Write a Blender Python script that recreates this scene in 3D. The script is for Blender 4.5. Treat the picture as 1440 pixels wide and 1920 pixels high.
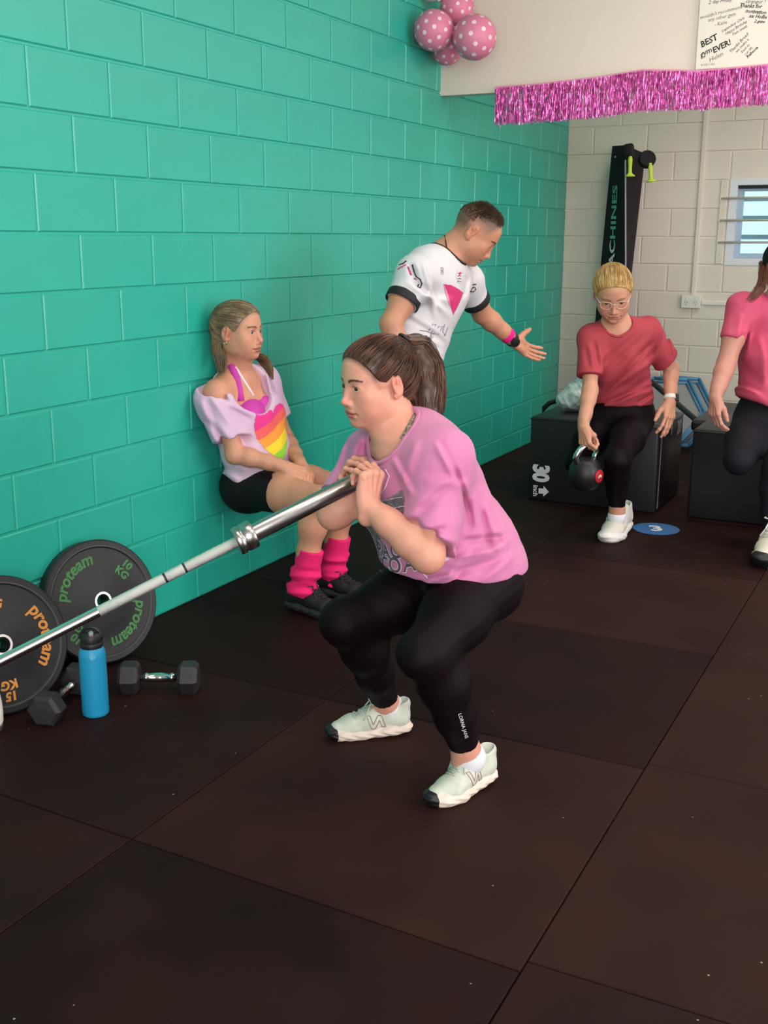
import bpy, bmesh, math, random
import numpy as np
from mathutils import Vector, Matrix
from mathutils.bvhtree import BVHTree

for o in list(bpy.data.objects): bpy.data.objects.remove(o)
SC = bpy.context.scene
COL = SC.collection
random.seed(7); RNG = np.random.default_rng(7)
PI = math.pi

# ------------------------------------------------------------------ camera
F_PX = 2058.672
CAM = np.array([2.808, -2.872, 1.530])
CEUL = (1.32507, -0.004282, 0.476366)
def _rot(a):
    cx,sx=math.cos(a[0]),math.sin(a[0]);cy,sy=math.cos(a[1]),math.sin(a[1]);cz,sz=math.cos(a[2]),math.sin(a[2])
    X=np.array([[1,0,0],[0,cx,-sx],[0,sx,cx]]);Y=np.array([[cy,0,sy],[0,1,0],[-sy,0,cy]]);Z=np.array([[cz,-sz,0],[sz,cz,0],[0,0,1]])
    return Z@Y@X
CROT = _rot(CEUL)
VR, VU, VF = CROT[:,0], CROT[:,1], -CROT[:,2]
def at(u, v, d):
    """room position of a sighted point: photo pixel and its distance from the camera"""
    return CAM + CROT@np.array([(u-720)/F_PX*d, -(v-960)/F_PX*d, -d])
def hit(u, v, ax, val):
    """room position where the sight line of a photo pixel meets a plane of the room"""
    d = CROT@np.array([(u-720)/F_PX, -(v-960)/F_PX, -1.0])
    return CAM + d*((val-CAM[ax])/d[ax])
cam = bpy.data.cameras.new('camera'); camo = bpy.data.objects.new('camera', cam); COL.objects.link(camo)
cam.sensor_fit = 'VERTICAL'; cam.sensor_height = 36.0; cam.lens = F_PX/1920*36.0
cam.clip_start = 0.05; cam.clip_end = 100
camo.location = CAM; camo.rotation_euler = CEUL
SC.camera = camo

# ------------------------------------------------------------------ world, sun, large lights, exposure
W = bpy.data.worlds.new('daylight'); SC.world = W; W.use_nodes = True
nt = W.node_tree; bg = nt.nodes['Background']
bg.inputs['Color'].default_value = (0.92, 0.95, 1.0, 1); bg.inputs['Strength'].default_value = 0.30
def light(name, kind, loc, rot, energy, color=(1,1,1), **kw):
    l = bpy.data.lights.new(name, kind); l.energy = energy; l.color = color
    for k, v in kw.items(): setattr(l, k, v)
    o = bpy.data.objects.new(name, l); COL.objects.link(o); o.location = loc; o.rotation_euler = rot
    return o
light('sun', 'SUN', (0,0,8), (math.radians(30),0,math.radians(12)), 6.0, (1.0,0.96,0.9), angle=0.01)
# daylight of the open roller doors behind and to the right of the photographer
light('roller_door_daylight', 'AREA', (4.6,-5.6,1.9), (math.radians(86),0,math.radians(24)), 215, (1.0,0.96,0.92), shape='RECTANGLE', size=3.8, size_y=2.8)
light('roller_door_daylight', 'AREA', (7.0,0.6,1.75), (math.radians(84),0,math.radians(90)), 150, (1.0,0.97,0.94), shape='RECTANGLE', size=3.4, size_y=2.8)
# ceiling panels
for x,y,e,sx,sy in [(1.5,-1.0,17,1.2,.6),(3.4,-1.2,20,1.2,.6),(1.9,1.9,18,1.2,.6),(3.7,1.9,24,1.2,.6),(1.55,3.8,11,.5,.3),(3.4,4.5,22,1.2,.6)]:
    light('ceiling_panel_light', 'AREA', (x,y,3.33), (0,0,0), e, (1.0,0.94,0.86), shape='RECTANGLE', size=sx, size_y=sy)
SC.view_settings.view_transform = 'Standard'; SC.view_settings.look = 'None'
SC.view_settings.gamma = 1.0; SC.view_settings.use_curve_mapping = False
SC.view_settings.exposure = 0.27

# ------------------------------------------------------------------ helpers
def lin(h):
    h = h.lstrip('#'); c = [int(h[i:i+2],16)/255 for i in (0,2,4)]
    return tuple((x/12.92 if x <= .04045 else ((x+.055)/1.055)**2.4) for x in c)
def mat(name, col, rough=.5, metal=0., vary=0., vscale=8., bump=0., bscale=200., spec=.5, attr=None, sss=0., coat=0., col2=None, stretch=None, sheen=0., trans=0., detail=4.):
    m = bpy.data.materials.new(name); m.use_nodes = True
    t = m.node_tree; N = t.nodes; L = t.links; b = N['Principled BSDF']
    c = lin(col) if isinstance(col, str) else col
    b.inputs['Base Color'].default_value = (*c,1); b.inputs['Roughness'].default_value = rough
    b.inputs['Metallic'].default_value = metal; b.inputs['Specular IOR Level'].default_value = spec
    b.inputs['Coat Weight'].default_value = coat; b.inputs['Sheen Weight'].default_value = sheen
    if trans: b.inputs['Transmission Weight'].default_value = trans
    if sss:
        b.inputs['Subsurface Weight'].default_value = sss; b.inputs['Subsurface Radius'].default_value = (.012,.005,.003); b.inputs['Subsurface Scale'].default_value = 1.0
    tc = N.new('ShaderNodeTexCoord'); src = tc.outputs['Object']
    if stretch:
        mp = N.new('ShaderNodeMapping'); mp.inputs['Scale'].default_value = stretch; L.new(src, mp.inputs['Vector']); src = mp.outputs['Vector']
    base = None
    if attr:
        a = N.new('ShaderNodeAttribute'); a.attribute_name = attr; base = a.outputs['Color']
    if vary:
        n = N.new('ShaderNodeTexNoise'); n.inputs['Scale'].default_value = vscale; n.inputs['Detail'].default_value = detail; L.new(src, n.inputs['Vector'])
        r = N.new('ShaderNodeMapRange'); r.inputs['From Min'].default_value = .3; r.inputs['From Max'].default_value = .7
        L.new(n.outputs['Fac'], r.inputs['Value'])
        mx = N.new('ShaderNodeMix'); mx.data_type = 'RGBA'; L.new(r.outputs['Result'], mx.inputs['Factor'])
        if base is not None:
            mu = N.new('ShaderNodeMix'); mu.data_type = 'RGBA'; mu.blend_type = 'MULTIPLY'; mu.inputs['Factor'].default_value = 1
            L.new(base, mu.inputs[6]); mu.inputs[7].default_value = (1-vary,1-vary,1-vary,1)
            L.new(mu.outputs[2], mx.inputs[6]); L.new(base, mx.inputs[7])
        else:
            c2 = (lin(col2) if col2 else tuple(x*(1-vary) for x in c))
            mx.inputs[6].default_value = (*c2,1); mx.inputs[7].default_value = (*c,1)
        base = mx.outputs[2]
    if base is not None: L.new(base, b.inputs['Base Color'])
    if bump:
        n = N.new('ShaderNodeTexNoise'); n.inputs['Scale'].default_value = bscale; n.inputs['Detail'].default_value = 3; L.new(src, n.inputs['Vector'])
        bp = N.new('ShaderNodeBump'); bp.inputs['Strength'].default_value = bump; bp.inputs['Distance'].default_value = .002
        L.new(n.outputs['Fac'], bp.inputs['Height']); L.new(bp.outputs['Normal'], b.inputs['Normal'])
    return m
def tag(o, label=None, cat=None, group=None, kind=None):
    if label: o['label'] = label
    if cat: o['category'] = cat
    if group: o['group'] = group
    if kind: o['kind'] = kind
    return o
def empty(name, loc, rot=(0,0,0)):
    o = bpy.data.objects.new(name, None); COL.objects.link(o); o.location = loc; o.rotation_euler = rot; o.empty_display_size = .05
    return o
def link(name, me, parent=None, loc=None, rot=None):
    o = bpy.data.objects.new(name, me); COL.objects.link(o)
    if parent is not None: o.parent = parent
    if loc is not None: o.location = loc
    if rot is not None: o.rotation_euler = rot
    return o
def mesh(name, V, Fc, m, parent=None, smooth=False, sub=True, col=None, mats=None, mi=None):
    """V in room coordinates; subtracts the parent chain's origin (parents are never scaled)"""
    me = bpy.data.meshes.new(name)
    V = np.asarray(V, dtype=np.float64).reshape(-1,3)
    if parent is not None and sub:
        p = parent; off = np.zeros(3)
        while p is not None: off += np.array(p.location); p = p.parent
        V = V-off
    if isinstance(Fc, np.ndarray):
        n = Fc.shape[1]; me.vertices.add(len(V)); me.vertices.foreach_set('co', V.astype(np.float32).ravel())
        me.loops.add(Fc.size); me.loops.foreach_set('vertex_index', Fc.astype(np.int32).ravel())
        me.polygons.add(len(Fc)); me.polygons.foreach_set('loop_start', np.arange(0,Fc.size,n,dtype=np.int32))
        me.update(calc_edges=True)
    else:
        me.from_pydata([tuple(v) for v in V], [], [tuple(f) for f in Fc])
    for q in (mats or [m]): me.materials.append(q)
    if mi is not None: me.polygons.foreach_set('material_index', np.asarray(mi, dtype=np.int32))
    if smooth: me.polygons.foreach_set('use_smooth', np.ones(len(me.polygons), dtype=bool))
    if col is not None:
        ca = me.color_attributes.new('Col', 'FLOAT_COLOR', 'POINT')
        c4 = np.ones((len(V),4), dtype=np.float32); c4[:,:3] = col; ca.data.foreach_set('color', c4.ravel())
    me.update()
    return link(name, me, parent)
class MB:
    """collects shapes into one mesh"""
    def __init__(s): s.V=[]; s.F=[]; s.M=[]; s.n=0
    def add(s, V, Fc, mi=0):
        V = np.asarray(V, float); s.V.append(V); s.F += [tuple(int(i)+s.n for i in f) for f in Fc]; s.M += [mi]*len(Fc); s.n += len(V); return s
    def box(s, c, size, R=None, bev=0., mi=0):
        hx,hy,hz = [q/2 for q in size]; V=[]; 
        if bev <= 0:
            V = [(x*hx,y*hy,z*hz) for x in (-1,1) for y in (-1,1) for z in (-1,1)]
            Fc = [(0,1,3,2),(4,6,7,5),(0,4,5,1),(2,3,7,6),(0,2,6,4),(1,5,7,3)]
        else:
            b = min(bev,hx*.9,hy*.9,hz*.9); bm = bmesh.new(); bmesh.ops.create_cube(bm, size=2)
            for v in bm.verts: v.co = Vector((v.co.x*hx, v.co.y*hy, v.co.z*hz))
            bmesh.ops.bevel(bm, geom=list(bm.edges), offset=b, segments=2, profile=.5, affect='EDGES')
            bm.verts.index_update(); V = [tuple(v.co) for v in bm.verts]; Fc = [[v.index for v in f.verts] for f in bm.faces]; bm.free()
        V = np.array(V)
        if R is not None: V = V@np.asarray(R).T
        return s.add(V+np.asarray(c,float), Fc, mi)
    def tube(s, pts, rad, n=12, cap=True, mi=0, flat=None, up=None):
        pts = np.asarray(pts, float); k = len(pts); rad = np.broadcast_to(rad, (k,)) if np.ndim(rad) < 1 or len(np.shape(rad)) else rad
        T = np.gradient(pts, axis=0); T /= np.linalg.norm(T, axis=1)[:,None]+1e-12
        ref = np.array(up if up is not None else ((0,0,1) if abs(T[0][2]) < .9 else (1,0,0)), float)
        V = []
        N = ref-T[0]*(ref@T[0]); N /= np.linalg.norm(N)
        for i in range(k):
            N = N-T[i]*(N@T[i]); N /= np.linalg.norm(N)+1e-12; B = np.cross(T[i], N)
            a = np.arange(n)*2*PI/n; fl = 1. if flat is None else flat
            V.append(pts[i]+rad[i]*(np.cos(a)[:,None]*N*fl+np.sin(a)[:,None]*B))
        V = np.concatenate(V); Fc = []
        for i in range(k-1):
            for j in range(n): Fc.append((i*n+j, i*n+(j+1)%n, (i+1)*n+(j+1)%n, (i+1)*n+j))
        if cap: Fc += [tuple(range(n))[::-1], tuple((k-1)*n+j for j in range(n))]
        return s.add(V, Fc, mi)
    def lathe(s, prof, c=(0,0,0), R=None, n=32, mi=0, a0=0., cap=True):
        """prof: (radius, height) pairs around local z"""
        V = []; a = a0+np.arange(n)*2*PI/n
        for r,h in prof: V.append(np.stack([r*np.cos(a), r*np.sin(a), np.full(n,h)],1))
        V = np.concatenate(V); Fc = []
        for i in range(len(prof)-1):
            for j in range(n): Fc.append((i*n+j, i*n+(j+1)%n, (i+1)*n+(j+1)%n, (i+1)*n+j))
        if cap and prof[0][0] > 1e-6: Fc.append(tuple(range(n))[::-1])
        if cap and prof[-1][0] > 1e-6: Fc.append(tuple((len(prof)-1)*n+j for j in range(n)))
        if R is not None: V = V@np.asarray(R).T
        return s.add(V+np.asarray(c,float), Fc, mi)
    def build(s, name, m, parent=None, smooth=False, sub=True, mats=None, auto=None):
        o = mesh(name, np.concatenate(s.V), s.F, m, parent, smooth, sub, mats=mats, mi=s.M if mats else None)
        if auto:
            me = o.data; me.polygons.foreach_set('use_smooth', np.ones(len(me.polygons),dtype=bool)); me.set_sharp_from_angle(angle=math.radians(auto))
        return o
def rotm(ax, deg):
    return np.array(Matrix.Rotation(math.radians(deg), 3, ax))
def frame(z, hint):
    """columns x,y,z with z given and y close to hint"""
    z = np.asarray(z,float); z = z/np.linalg.norm(z); y = np.asarray(hint,float); y = y-z*(y@z); y /= np.linalg.norm(y)
    return np.stack([np.cross(y,z), y, z], 1)
def text_mesh(s, size=.1, bold=0., shear=0., extr=0., align='CENTER', spacing=1., line=1., res=3):
    c = bpy.data.curves.new('text', 'FONT'); c.body = s; c.size = size; c.offset = bold; c.shear = shear; c.extrude = extr; c.align_x = align; c.space_character = spacing; c.space_line = line; c.resolution_u = res
    c.align_y = 'CENTER'
    o = bpy.data.objects.new('text', c); COL.objects.link(o); dg = bpy.context.evaluated_depsgraph_get(); dg.update()
    me = o.evaluated_get(dg).to_mesh(); V = np.array([tuple(v.co) for v in me.vertices]).reshape(-1,3); Fc = [tuple(p.vertices) for p in me.polygons]
    o.evaluated_get(dg).to_mesh_clear(); bpy.data.objects.remove(o); bpy.data.curves.remove(c)
    return V, Fc
# ------------------------------------------------------------------ materials of the room
M_TEAL = mat('teal_paint', '#27b19d', .36, spec=.75, vary=.10, vscale=2.2, bump=.35, bscale=60)
M_CREAM = mat('cream_wall_paint', '#e5dccf', .5, vary=.07, vscale=2.5, bump=.3, bscale=70)
M_HEAD = mat('header_paint', '#e6d5c8', .6, vary=.03, vscale=3)
M_WHITE = mat('white_plastic', '#e6e3dc', .4)
M_BLACK = mat('black_plastic', '#17161a', .45, bump=.1, bscale=300)
M_CEIL = mat('ceiling_paint', '#dedbd4', .8, vary=.04, vscale=3)
def rubber(name, col):
    m = mat(name, col, .68, vary=.5, vscale=2.6, bump=.5, bscale=420, spec=.15, detail=8)
    t = m.node_tree; N = t.nodes; L = t.links; b = N['Principled BSDF']
    # scattered pale flecks and chalk scuffs of a used gym floor
    v = N.new('ShaderNodeTexVoronoi'); v.inputs['Scale'].default_value = 9; v.inputs['Randomness'].default_value = 1
    tc = N.new('ShaderNodeTexCoord'); L.new(tc.outputs['Object'], v.inputs['Vector'])
    r = N.new('ShaderNodeMapRange'); r.inputs['From Min'].default_value = .030; r.inputs['From Max'].default_value = .016; L.new(v.outputs['Distance'], r.inputs['Value'])
    n = N.new('ShaderNodeTexNoise'); n.inputs['Scale'].default_value = 3.1; n.inputs['Detail'].default_value = 6; L.new(tc.outputs['Object'], n.inputs['Vector'])
    r2 = N.new('ShaderNodeMapRange'); r2.inputs['From Min'].default_value = .56; r2.inputs['From Max'].default_value = .85; r2.inputs['To Max'].default_value = .16; L.new(n.outputs['Fac'], r2.inputs['Value'])
    old = b.inputs['Base Color'].links[0].from_socket
    m1 = N.new('ShaderNodeMix'); m1.data_type='RGBA'; L.new(r2.outputs['Result'], m1.inputs['Factor']); L.new(old, m1.inputs[6]); m1.inputs[7].default_value=(.052,.028,.026,1)
    m2 = N.new('ShaderNodeMix'); m2.data_type='RGBA'; L.new(r.outputs['Result'], m2.inputs['Factor']); L.new(m1.outputs[2], m2.inputs[6]); m2.inputs[7].default_value=(.35,.3,.27,1)
    L.new(m2.outputs[2], b.inputs['Base Color'])
    return m
M_RUB = [rubber('rubber_mat_a', '#29110e'), rubber('rubber_mat_b', '#220a08'), rubber('rubber_mat_c', '#321714')]

# ------------------------------------------------------------------ block walls
YB = 5.628; Z0 = 0.137; ZTOP = 3.4
def block_mesh(w, h, m, name='block', j=.0045, ch=.004, d=.007):
    """front face of one block, proud of the joint; local x along the wall, z up, y out of the wall"""
    x,z = w/2-j, h/2-j
    V = [(sx*x, 0, sz*z) for sx,sz in ((-1,-1),(1,-1),(1,1),(-1,1))]+[(sx*(x), d-ch, sz*(z)) for sx,sz in ((-1,-1),(1,-1),(1,1),(-1,1))]+[(sx*(x-ch), d, sz*(z-ch)) for sx,sz in ((-1,-1),(1,-1),(1,1),(-1,1))]
    Fc = []
    for a in (0,4):
        for i in range(4): Fc.append((a+i, a+4+i, a+4+(i+1)%4, a+(i+1)%4))
    Fc.append((8,11,10,9))
    me = bpy.data.meshes.new(name); me.from_pydata(V,[],Fc); me.materials.append(m); return me
_bc = {}
def get_block(w,h,m):
    k = (round(w,3),round(h,3),m.name)
    if k not in _bc: _bc[k] = block_mesh(w,h,m)
    return _bc[k]
courses = [(0,Z0)]+[(Z0+.2*i, min(Z0+.2*(i+1),ZTOP)) for i in range(17) if Z0+.2*i < ZTOP-.02]
# teal side wall: plane x = 0, room on +x
mb = MB(); mb.box((-.1,.8,1.7),(.2,10.0,3.4)); wall_l = mb.build('wall_left', M_TEAL); tag(wall_l, kind='structure')
far = MB()
for ci,(za,zb) in enumerate(courses):
    n = ci-1                                  # course n starts at Z0+.2n ; joints alternate
    ph = 0.0 if (n % 2 == 0) else .2
    edges = [-4.2]+[y for y in np.arange(-4.2+ph, YB+.01, .4) if -4.19 < y < YB-.03]+[YB]
    for a,b in zip(edges[:-1], edges[1:]):
        w = b-a; c = (a+b)/2
        if b > -.75 and za < 3.1:
            o = link('block', get_block(w, zb-za, M_TEAL), wall_l, (0, c, (za+zb)/2), (0,0,-PI/2))
        else:
            me = get_block(w, zb-za, M_TEAL); V = np.array([tuple(v.co) for v in me.vertices])
            far.add(np.stack([V[:,1], c-V[:,0], (za+zb)/2+V[:,2]],1), [tuple(p.vertices) for p in me.polygons])
tag(far.build('block_courses', M_TEAL, wall_l), kind='stuff')
# cream back wall: plane y = YB, room on -y, window opening
WX0, WX1, WZ0, WZ1 = 1.237, 2.15, 1.337, 1.945
mb = MB()
for x0,x1,z0,z1 in ((0,WX0,0,3.4),(WX1,6,0,3.4),(WX0,WX1,0,WZ0),(WX0,WX1,WZ1,3.4)):
    mb.box(((x0+x1)/2, YB+.1, (z0+z1)/2), (x1-x0,.2,z1-z0))
wall_b = mb.build('wall_back', M_CREAM); tag(wall_b, kind='structure')
far = MB()
for ci,(za,zb) in enumerate(courses):
    n = ci-1; ph = .205 if (n % 2 == 0) else .005
    edges = [0.0]+[x for x in np.arange(ph, 5.2, .409) if .03 < x < 5.17]+[5.2]
    cells = [(a,b,za,zb) for a,b in zip(edges[:-1],edges[1:])]
    out = []
    for a,b,c,d in cells:                     # cut the blocks around the window opening
        if d > WZ0+.01 and c < WZ1-.01 and b > WX0 and a < WX1:
            if a < WX0-.02: out.append((a,WX0,c,d))
            if b > WX1+.02: out.append((WX1,b,c,d))
        else: out.append((a,b,c,d))
    for a,b,c,d in out:
        me = get_block(b-a, d-c, M_CREAM)
        if a < 2.2 and c < 2.8: link('block', me, wall_b, ((a+b)/2, YB, (c+d)/2), (0,0,PI))
        else:
            V = np.array([tuple(v.co) for v in me.vertices]); far.add(np.stack([(a+b)/2-V[:,0], YB-V[:,1], (c+d)/2+V[:,2]],1), [tuple(p.vertices) for p in me.polygons])
tag(far.build('block_courses', M_CREAM, wall_b), kind='stuff')
# header panel hanging across the room
mb = MB(); mb.box((3.0, 3.305, 2.86), (6.0,.09,1.08)); o = mb.build('wall_header', M_HEAD); tag(o, kind='structure')
mb = MB(); mb.box((3.4,.3,3.45), (7.2,11.2,.1)); o = mb.build('ceiling', M_CEIL); tag(o, kind='structure')

# ------------------------------------------------------------------ floor of rubber mats
mb = MB(); mb.box((3.3,.4,-.05), (6.8,10.6,.075)); floor = mb.build('floor', M_BLACK); tag(floor, kind='structure')
XS = [0.0, 1.045, 2.135, 3.225, 4.3]
def ysk(x, i):                                # seams across, slightly out of square
    if i == 0: return -.895-.03*(x-1.5) if x < 2.14 else -.905
    return -.905+i*1.035
for ix in range(4):
    for iy in range(-1,7):
        a,b = XS[ix]+.0015, XS[ix+1]-.0015
        sh = .04 if ix >= 2 else 0.
        y0a,y0b = ysk(a,iy)+sh+.0015, ysk(b,iy)+sh+.0015; y1a,y1b = ysk(a,iy+1)+sh-.0015, ysk(b,iy+1)+sh-.0015
        y1a,y1b = min(y1a,YB),min(y1b,YB)
        if y0a > YB-.02: continue
        c=.003
        top = [(a+c,y0a+c,0),(b-c,y0b+c,0),(b-c,y1b-c,0),(a+c,y1a-c,0)]; mid=[(a,y0a,-c),(b,y0b,-c),(b,y1b,-c),(a,y1a,-c)]; bot=[(x,y,-.0125) for x,y,_ in mid]
        V = bot+mid+top; Fc = [(8,9,10,11),(3,2,1,0)]
        for s in (0,4):
            for i in range(4): Fc.append((s+i,s+(i+1)%4,s+4+(i+1)%4,s+4+i))
        mesh('floor_mat', V, Fc, M_RUB[{(0,-1):0,(0,0):0,(0,1):1,(0,2):0,(1,-1):1,(1,0):2,(1,1):1,(1,2):2,(1,3):0,(2,-1):0,(2,0):2,(2,1):2,(2,2):2}.get((ix,iy),(ix+iy)%3)], floor, sub=False)
# ------------------------------------------------------------------ window, bars, cladding outside
M_WFRAME = mat('window_frame_white', '#dfe3ea', .35)
M_SASH = mat('window_sash_grey', '#a9bfd6', .4)
M_GLASS = mat('window_glass', '#eef6ff', .02, trans=1., spec=.3)
M_CLAD = mat('outside_cladding', '#b9dbe8', .6, vary=.05, vscale=2)
win = empty('window_1', (WX0, YB, WZ0)); tag(win, kind='structure')
def bx(name, x0,x1,y0,y1,z0,z1, m, parent, bev=.002):
    mb = MB(); mb.box(((x0+x1)/2,(y0+y1)/2,(z0+z1)/2),(x1-x0,y1-y0,z1-z0), bev=bev); return mb.build(name, m, parent)
t = .055
bx('window_frame', WX0, WX0+t, YB-.012, YB+.12, WZ0, WZ1, M_WFRAME, win)
bx('window_frame', WX1-t, WX1, YB-.012, YB+.12, WZ0, WZ1, M_WFRAME, win)
bx('window_frame', WX0+t, WX1-t, YB-.012, YB+.12, WZ1-.045, WZ1, M_WFRAME, win)
bx('window_sill', WX0+t, WX1-t, YB-.012, YB+.12, WZ0, WZ0+.05, M_WFRAME, win)
a0,a1,b0,b1 = WX0+t, WX1-t, WZ0+.05, WZ1-.045
bx('sash', a0, a0+.035, YB+.06, YB+.10, b0, b1, M_SASH, win); bx('sash', a1-.035, a1, YB+.06, YB+.10, b0, b1, M_SASH, win)
bx('sash', a0+.035, a1-.035, YB+.06, YB+.10, b1-.04, b1, M_SASH, win); bx('sash', a0+.035, a1-.035, YB+.06, YB+.10, b0, b0+.035, M_SASH, win)
bx('window_track', a0, a1, YB+.02, YB+.06, b1-.022, b1-.004, M_BLACK, win)
bx('pane', a0+.03, a1-.03, YB+.078, YB+.083, b0+.03, b1-.035, M_GLASS, win, bev=0)
# security bars across the window: two drilled strips and three rods
bars = empty('window_bars', (WX0-.04, YB-.008, WZ0-.01)); tag(bars, 'cream metal security bars screwed across the small window', 'window bars')
M_BAR = mat('bar_cream_paint', '#ddd5c8', .4)
for x in (WX0-.062, WX1+.02): bx('strip', x, x+.045, YB-.016, YB-.0075, WZ0+.01, WZ1-.005, M_BAR, bars)
for z in (1.50, 1.655, 1.81):
    mb = MB(); mb.tube([(WX0-.05,YB-.02,z),(WX1+.05,YB-.02,z+.006)], .0085, 10); mb.build('rod', M_BAR, bars, smooth=True)
    for x in (WX0-.04, WX1+.042):
        mb = MB(); mb.box((x,YB-.018,z),(.05,.014,.022), bev=.003); mb.build('rod_end', M_BAR, bars)
for z in (1.41,1.57,1.73,1.89):
    mb = MB(); mb.lathe([(.004,0),(.004,.002),(.002,.003)], (WX0-.04,YB-.016,z), rotm('X',90), 8); mb.build('screw', M_SASH, bars)
# neighbouring building seen through the pane
nb = empty('cladding_wall', (2,7.4,0)); tag(nb, 'pale weatherboard wall outside the window', 'building')
for i in range(14):
    z = .6+.16*i
    V = [(-1,7.4,z),(4.5,7.4,z),(4.5,7.43,z+.165),(-1,7.43,z+.165),(-1,7.5,z),(4.5,7.5,z),(4.5,7.5,z+.165),(-1,7.5,z+.165)]
    mesh('board', V, [(0,1,2,3),(4,7,6,5),(0,4,5,1),(3,2,6,7),(0,3,7,4),(1,5,6,2)], M_CLAD, nb)
bx('post', 1.56,1.64,7.30,7.38,.4,2.8, M_WFRAME, nb, .004)
mb = MB(); mb.box((2,8.5,-.06),(14,5.2,.06)); o = mb.build('ground_outside', M_CREAM); tag(o, kind='structure')

# ------------------------------------------------------------------ power outlet, conduit, duct
ou = empty('power_outlet', (1.02,YB-.007,1.06)); tag(ou, 'white double power outlet on the cream block wall', 'power outlet')
mb = MB(); mb.box((1.022,YB-.022,1.067),(.142,.03,.094), bev=.004); mb.build('plate', M_WHITE, ou)
for sx in (-.034,.034):
    mb = MB(); mb.box((1.022+sx,YB-.039,1.088),(.014,.006,.018), bev=.001); mb.build('switch', M_WHITE, ou)
    for (dx,dz,r) in ((-.009,0,25),(.009,0,-25),(0,-.016,0)):
        mb = MB(); mb.box((1.022+sx+dx,YB-.0375,1.062+dz),(.003,.002,.010), R=rotm('Y',r)); mb.build('slot', M_BLACK, ou)
mb = MB(); mb.box((1.032,YB-.014,2.25),(.03,.016,2.28), bev=.003); tag(mb.build('cable_conduit', M_CREAM), 'cream vertical cable conduit above the power outlet', 'conduit')
mb = MB(); mb.box((2.05,YB-.014,1.062),(1.9,.016,.03), bev=.003); tag(mb.build('cable_duct', M_WHITE), 'white horizontal cable duct running right from the outlet', 'conduit')

# ------------------------------------------------------------------ whiteboard with farewell notes on the header
YH = 3.26
M_BOARD = mat('whiteboard_gloss', '#ece2d6', .25)
M_INK = mat('marker_ink', '#171318', .6); M_INK2 = mat('marker_ink_faint', '#6b625c', .6); M_ALU = mat('aluminium', '#8d8790', .35, metal=.8)
wb = empty('whiteboard', (1.455,YH,2.37)); tag(wb, 'whiteboard covered in handwritten thank-you notes on the header', 'whiteboard')
bx('board', 1.457, 2.66, YH-.022, YH, 2.372, 3.25, M_BOARD, wb, .003)
bx('frame', 1.457, 2.66, YH-.028, YH-.001, 2.352, 2.372, M_ALU, wb, .003)
def note(s, u, v, size, ang=0., m=M_INK, bold=.0, shear=.25, sp=.95):
    V,Fc = text_mesh(s, size*.74, bold*.8, shear, spacing=sp, res=1)
    if not len(V): return
    c = hit(u, v, 1, YH-.0235); a = math.radians(ang); x = V[:,0]*math.cos(a)-V[:,1]*math.sin(a); z = V[:,0]*math.sin(a)+V[:,1]*math.cos(a)
    mesh('note', np.stack([c[0]+x, np.full(len(V),YH-.0228), c[2]+z],1), Fc, m, wb)
note('BEST', 1329, 77, .058, 24, bold=.0012, shear=.1); note('gym', 1323, 98, .054, 24, bold=.0004, shear=.2); note('EVER!', 1353, 87, .054, 24, bold=.0012, shear=.1)
note('Helen', 1342, 107, .044, 24, M_INK2); note('ROSE + ALI', 1327, 121, .020, 2, M_INK2, shear=.05)
note("wouldn't recommend", 1351, 23, .034, 10, M_INK2); note('any other gym', 1353, 32, .034, 8, M_INK2); note('- Katie', 1351, 44, .034, 8, M_INK2)
note('Legendary Chris', 1374, 46, .026, 28); note('Happy Birthday', 1380, 52, .026, 28); note('Pam Smith', 1387, 57, .026, 28)
note('2 day Friday', 1350, 2, .034, 2); note('stranger !', 1416, 3, .036, -6); note('Thanks for', 1407, 11, .036, -8, bold=.0006); note('motivation', 1417, 22, .034, -9, bold=.0006); note('xx Hollie', 1421, 31, .034, -9, bold=.0006); note('2 guns', 1424, 40, .028, -7, bold=.0006)
note("Thanks Bread", 1385, 81, .030, 46); note('we make a', 1391, 86, .027, 46); note('best in', 1397, 91, .027, 46); note('our life', 1403, 96, .025, 46); note('Rebecca', 1410, 98, .028, 44, bold=.0006)

# ------------------------------------------------------------------ pink foil fringe
M_FOIL = mat('pink_foil', '#ff93da', .25, metal=.5, vary=.5, vscale=60, col2='#e250b8')
M_TAPE = mat('pink_tape', '#e58fb4', .5)
fr = empty('foil_fringe', (.37,YH-.03,2.33)); tag(fr, 'shimmering pink foil fringe garland draped along the header', 'garland')
fx = np.array([.366,.62,.95,1.19,1.5,1.82,2.3,2.9]); fz = np.array([2.338,2.342,2.358,2.380,2.358,2.368,2.37,2.36]); fb = np.array([2.146,2.150,2.162,2.184,2.176,2.186,2.19,2.17])
mb = MB(); xs = np.linspace(.362,2.9,60)
mb.tube(np.stack([xs, np.full(60,YH-.038), np.interp(xs,fx,fz)],1), .009, 6, flat=1.); 
mb.build('tape', M_TAPE, fr)
V=[];Fc=[];n=0
for i in range(2600):
    x = .366+RNG.random()*2.53; zt = np.interp(x,fx,fz); zb = np.interp(x,fx,fb)+RNG.normal()*.005; y = YH-.036-RNG.random()*.022; w = .0016+RNG.random()*.0012; a = RNG.random()*PI; dx=RNG.normal()*.004
    k = 10
    for j in range(k):
        tt=j/(k-1); a2 = a+RNG.normal()*1.1; cx = x+dx*tt+RNG.normal()*.0016; cy=y+RNG.normal()*.0015; z=zt+(zb-zt)*tt
        V += [(cx-w*math.cos(a2),cy-w*math.sin(a2),z),(cx+w*math.cos(a2),cy+w*math.sin(a2),z)]
    for j in range(k-1): Fc.append((n+2*j,n+2*j+1,n+2*j+3,n+2*j+2))
    n += 2*k
tag(mesh('foil_strips', V, np.array(Fc), M_FOIL, fr), kind='stuff')

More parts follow.
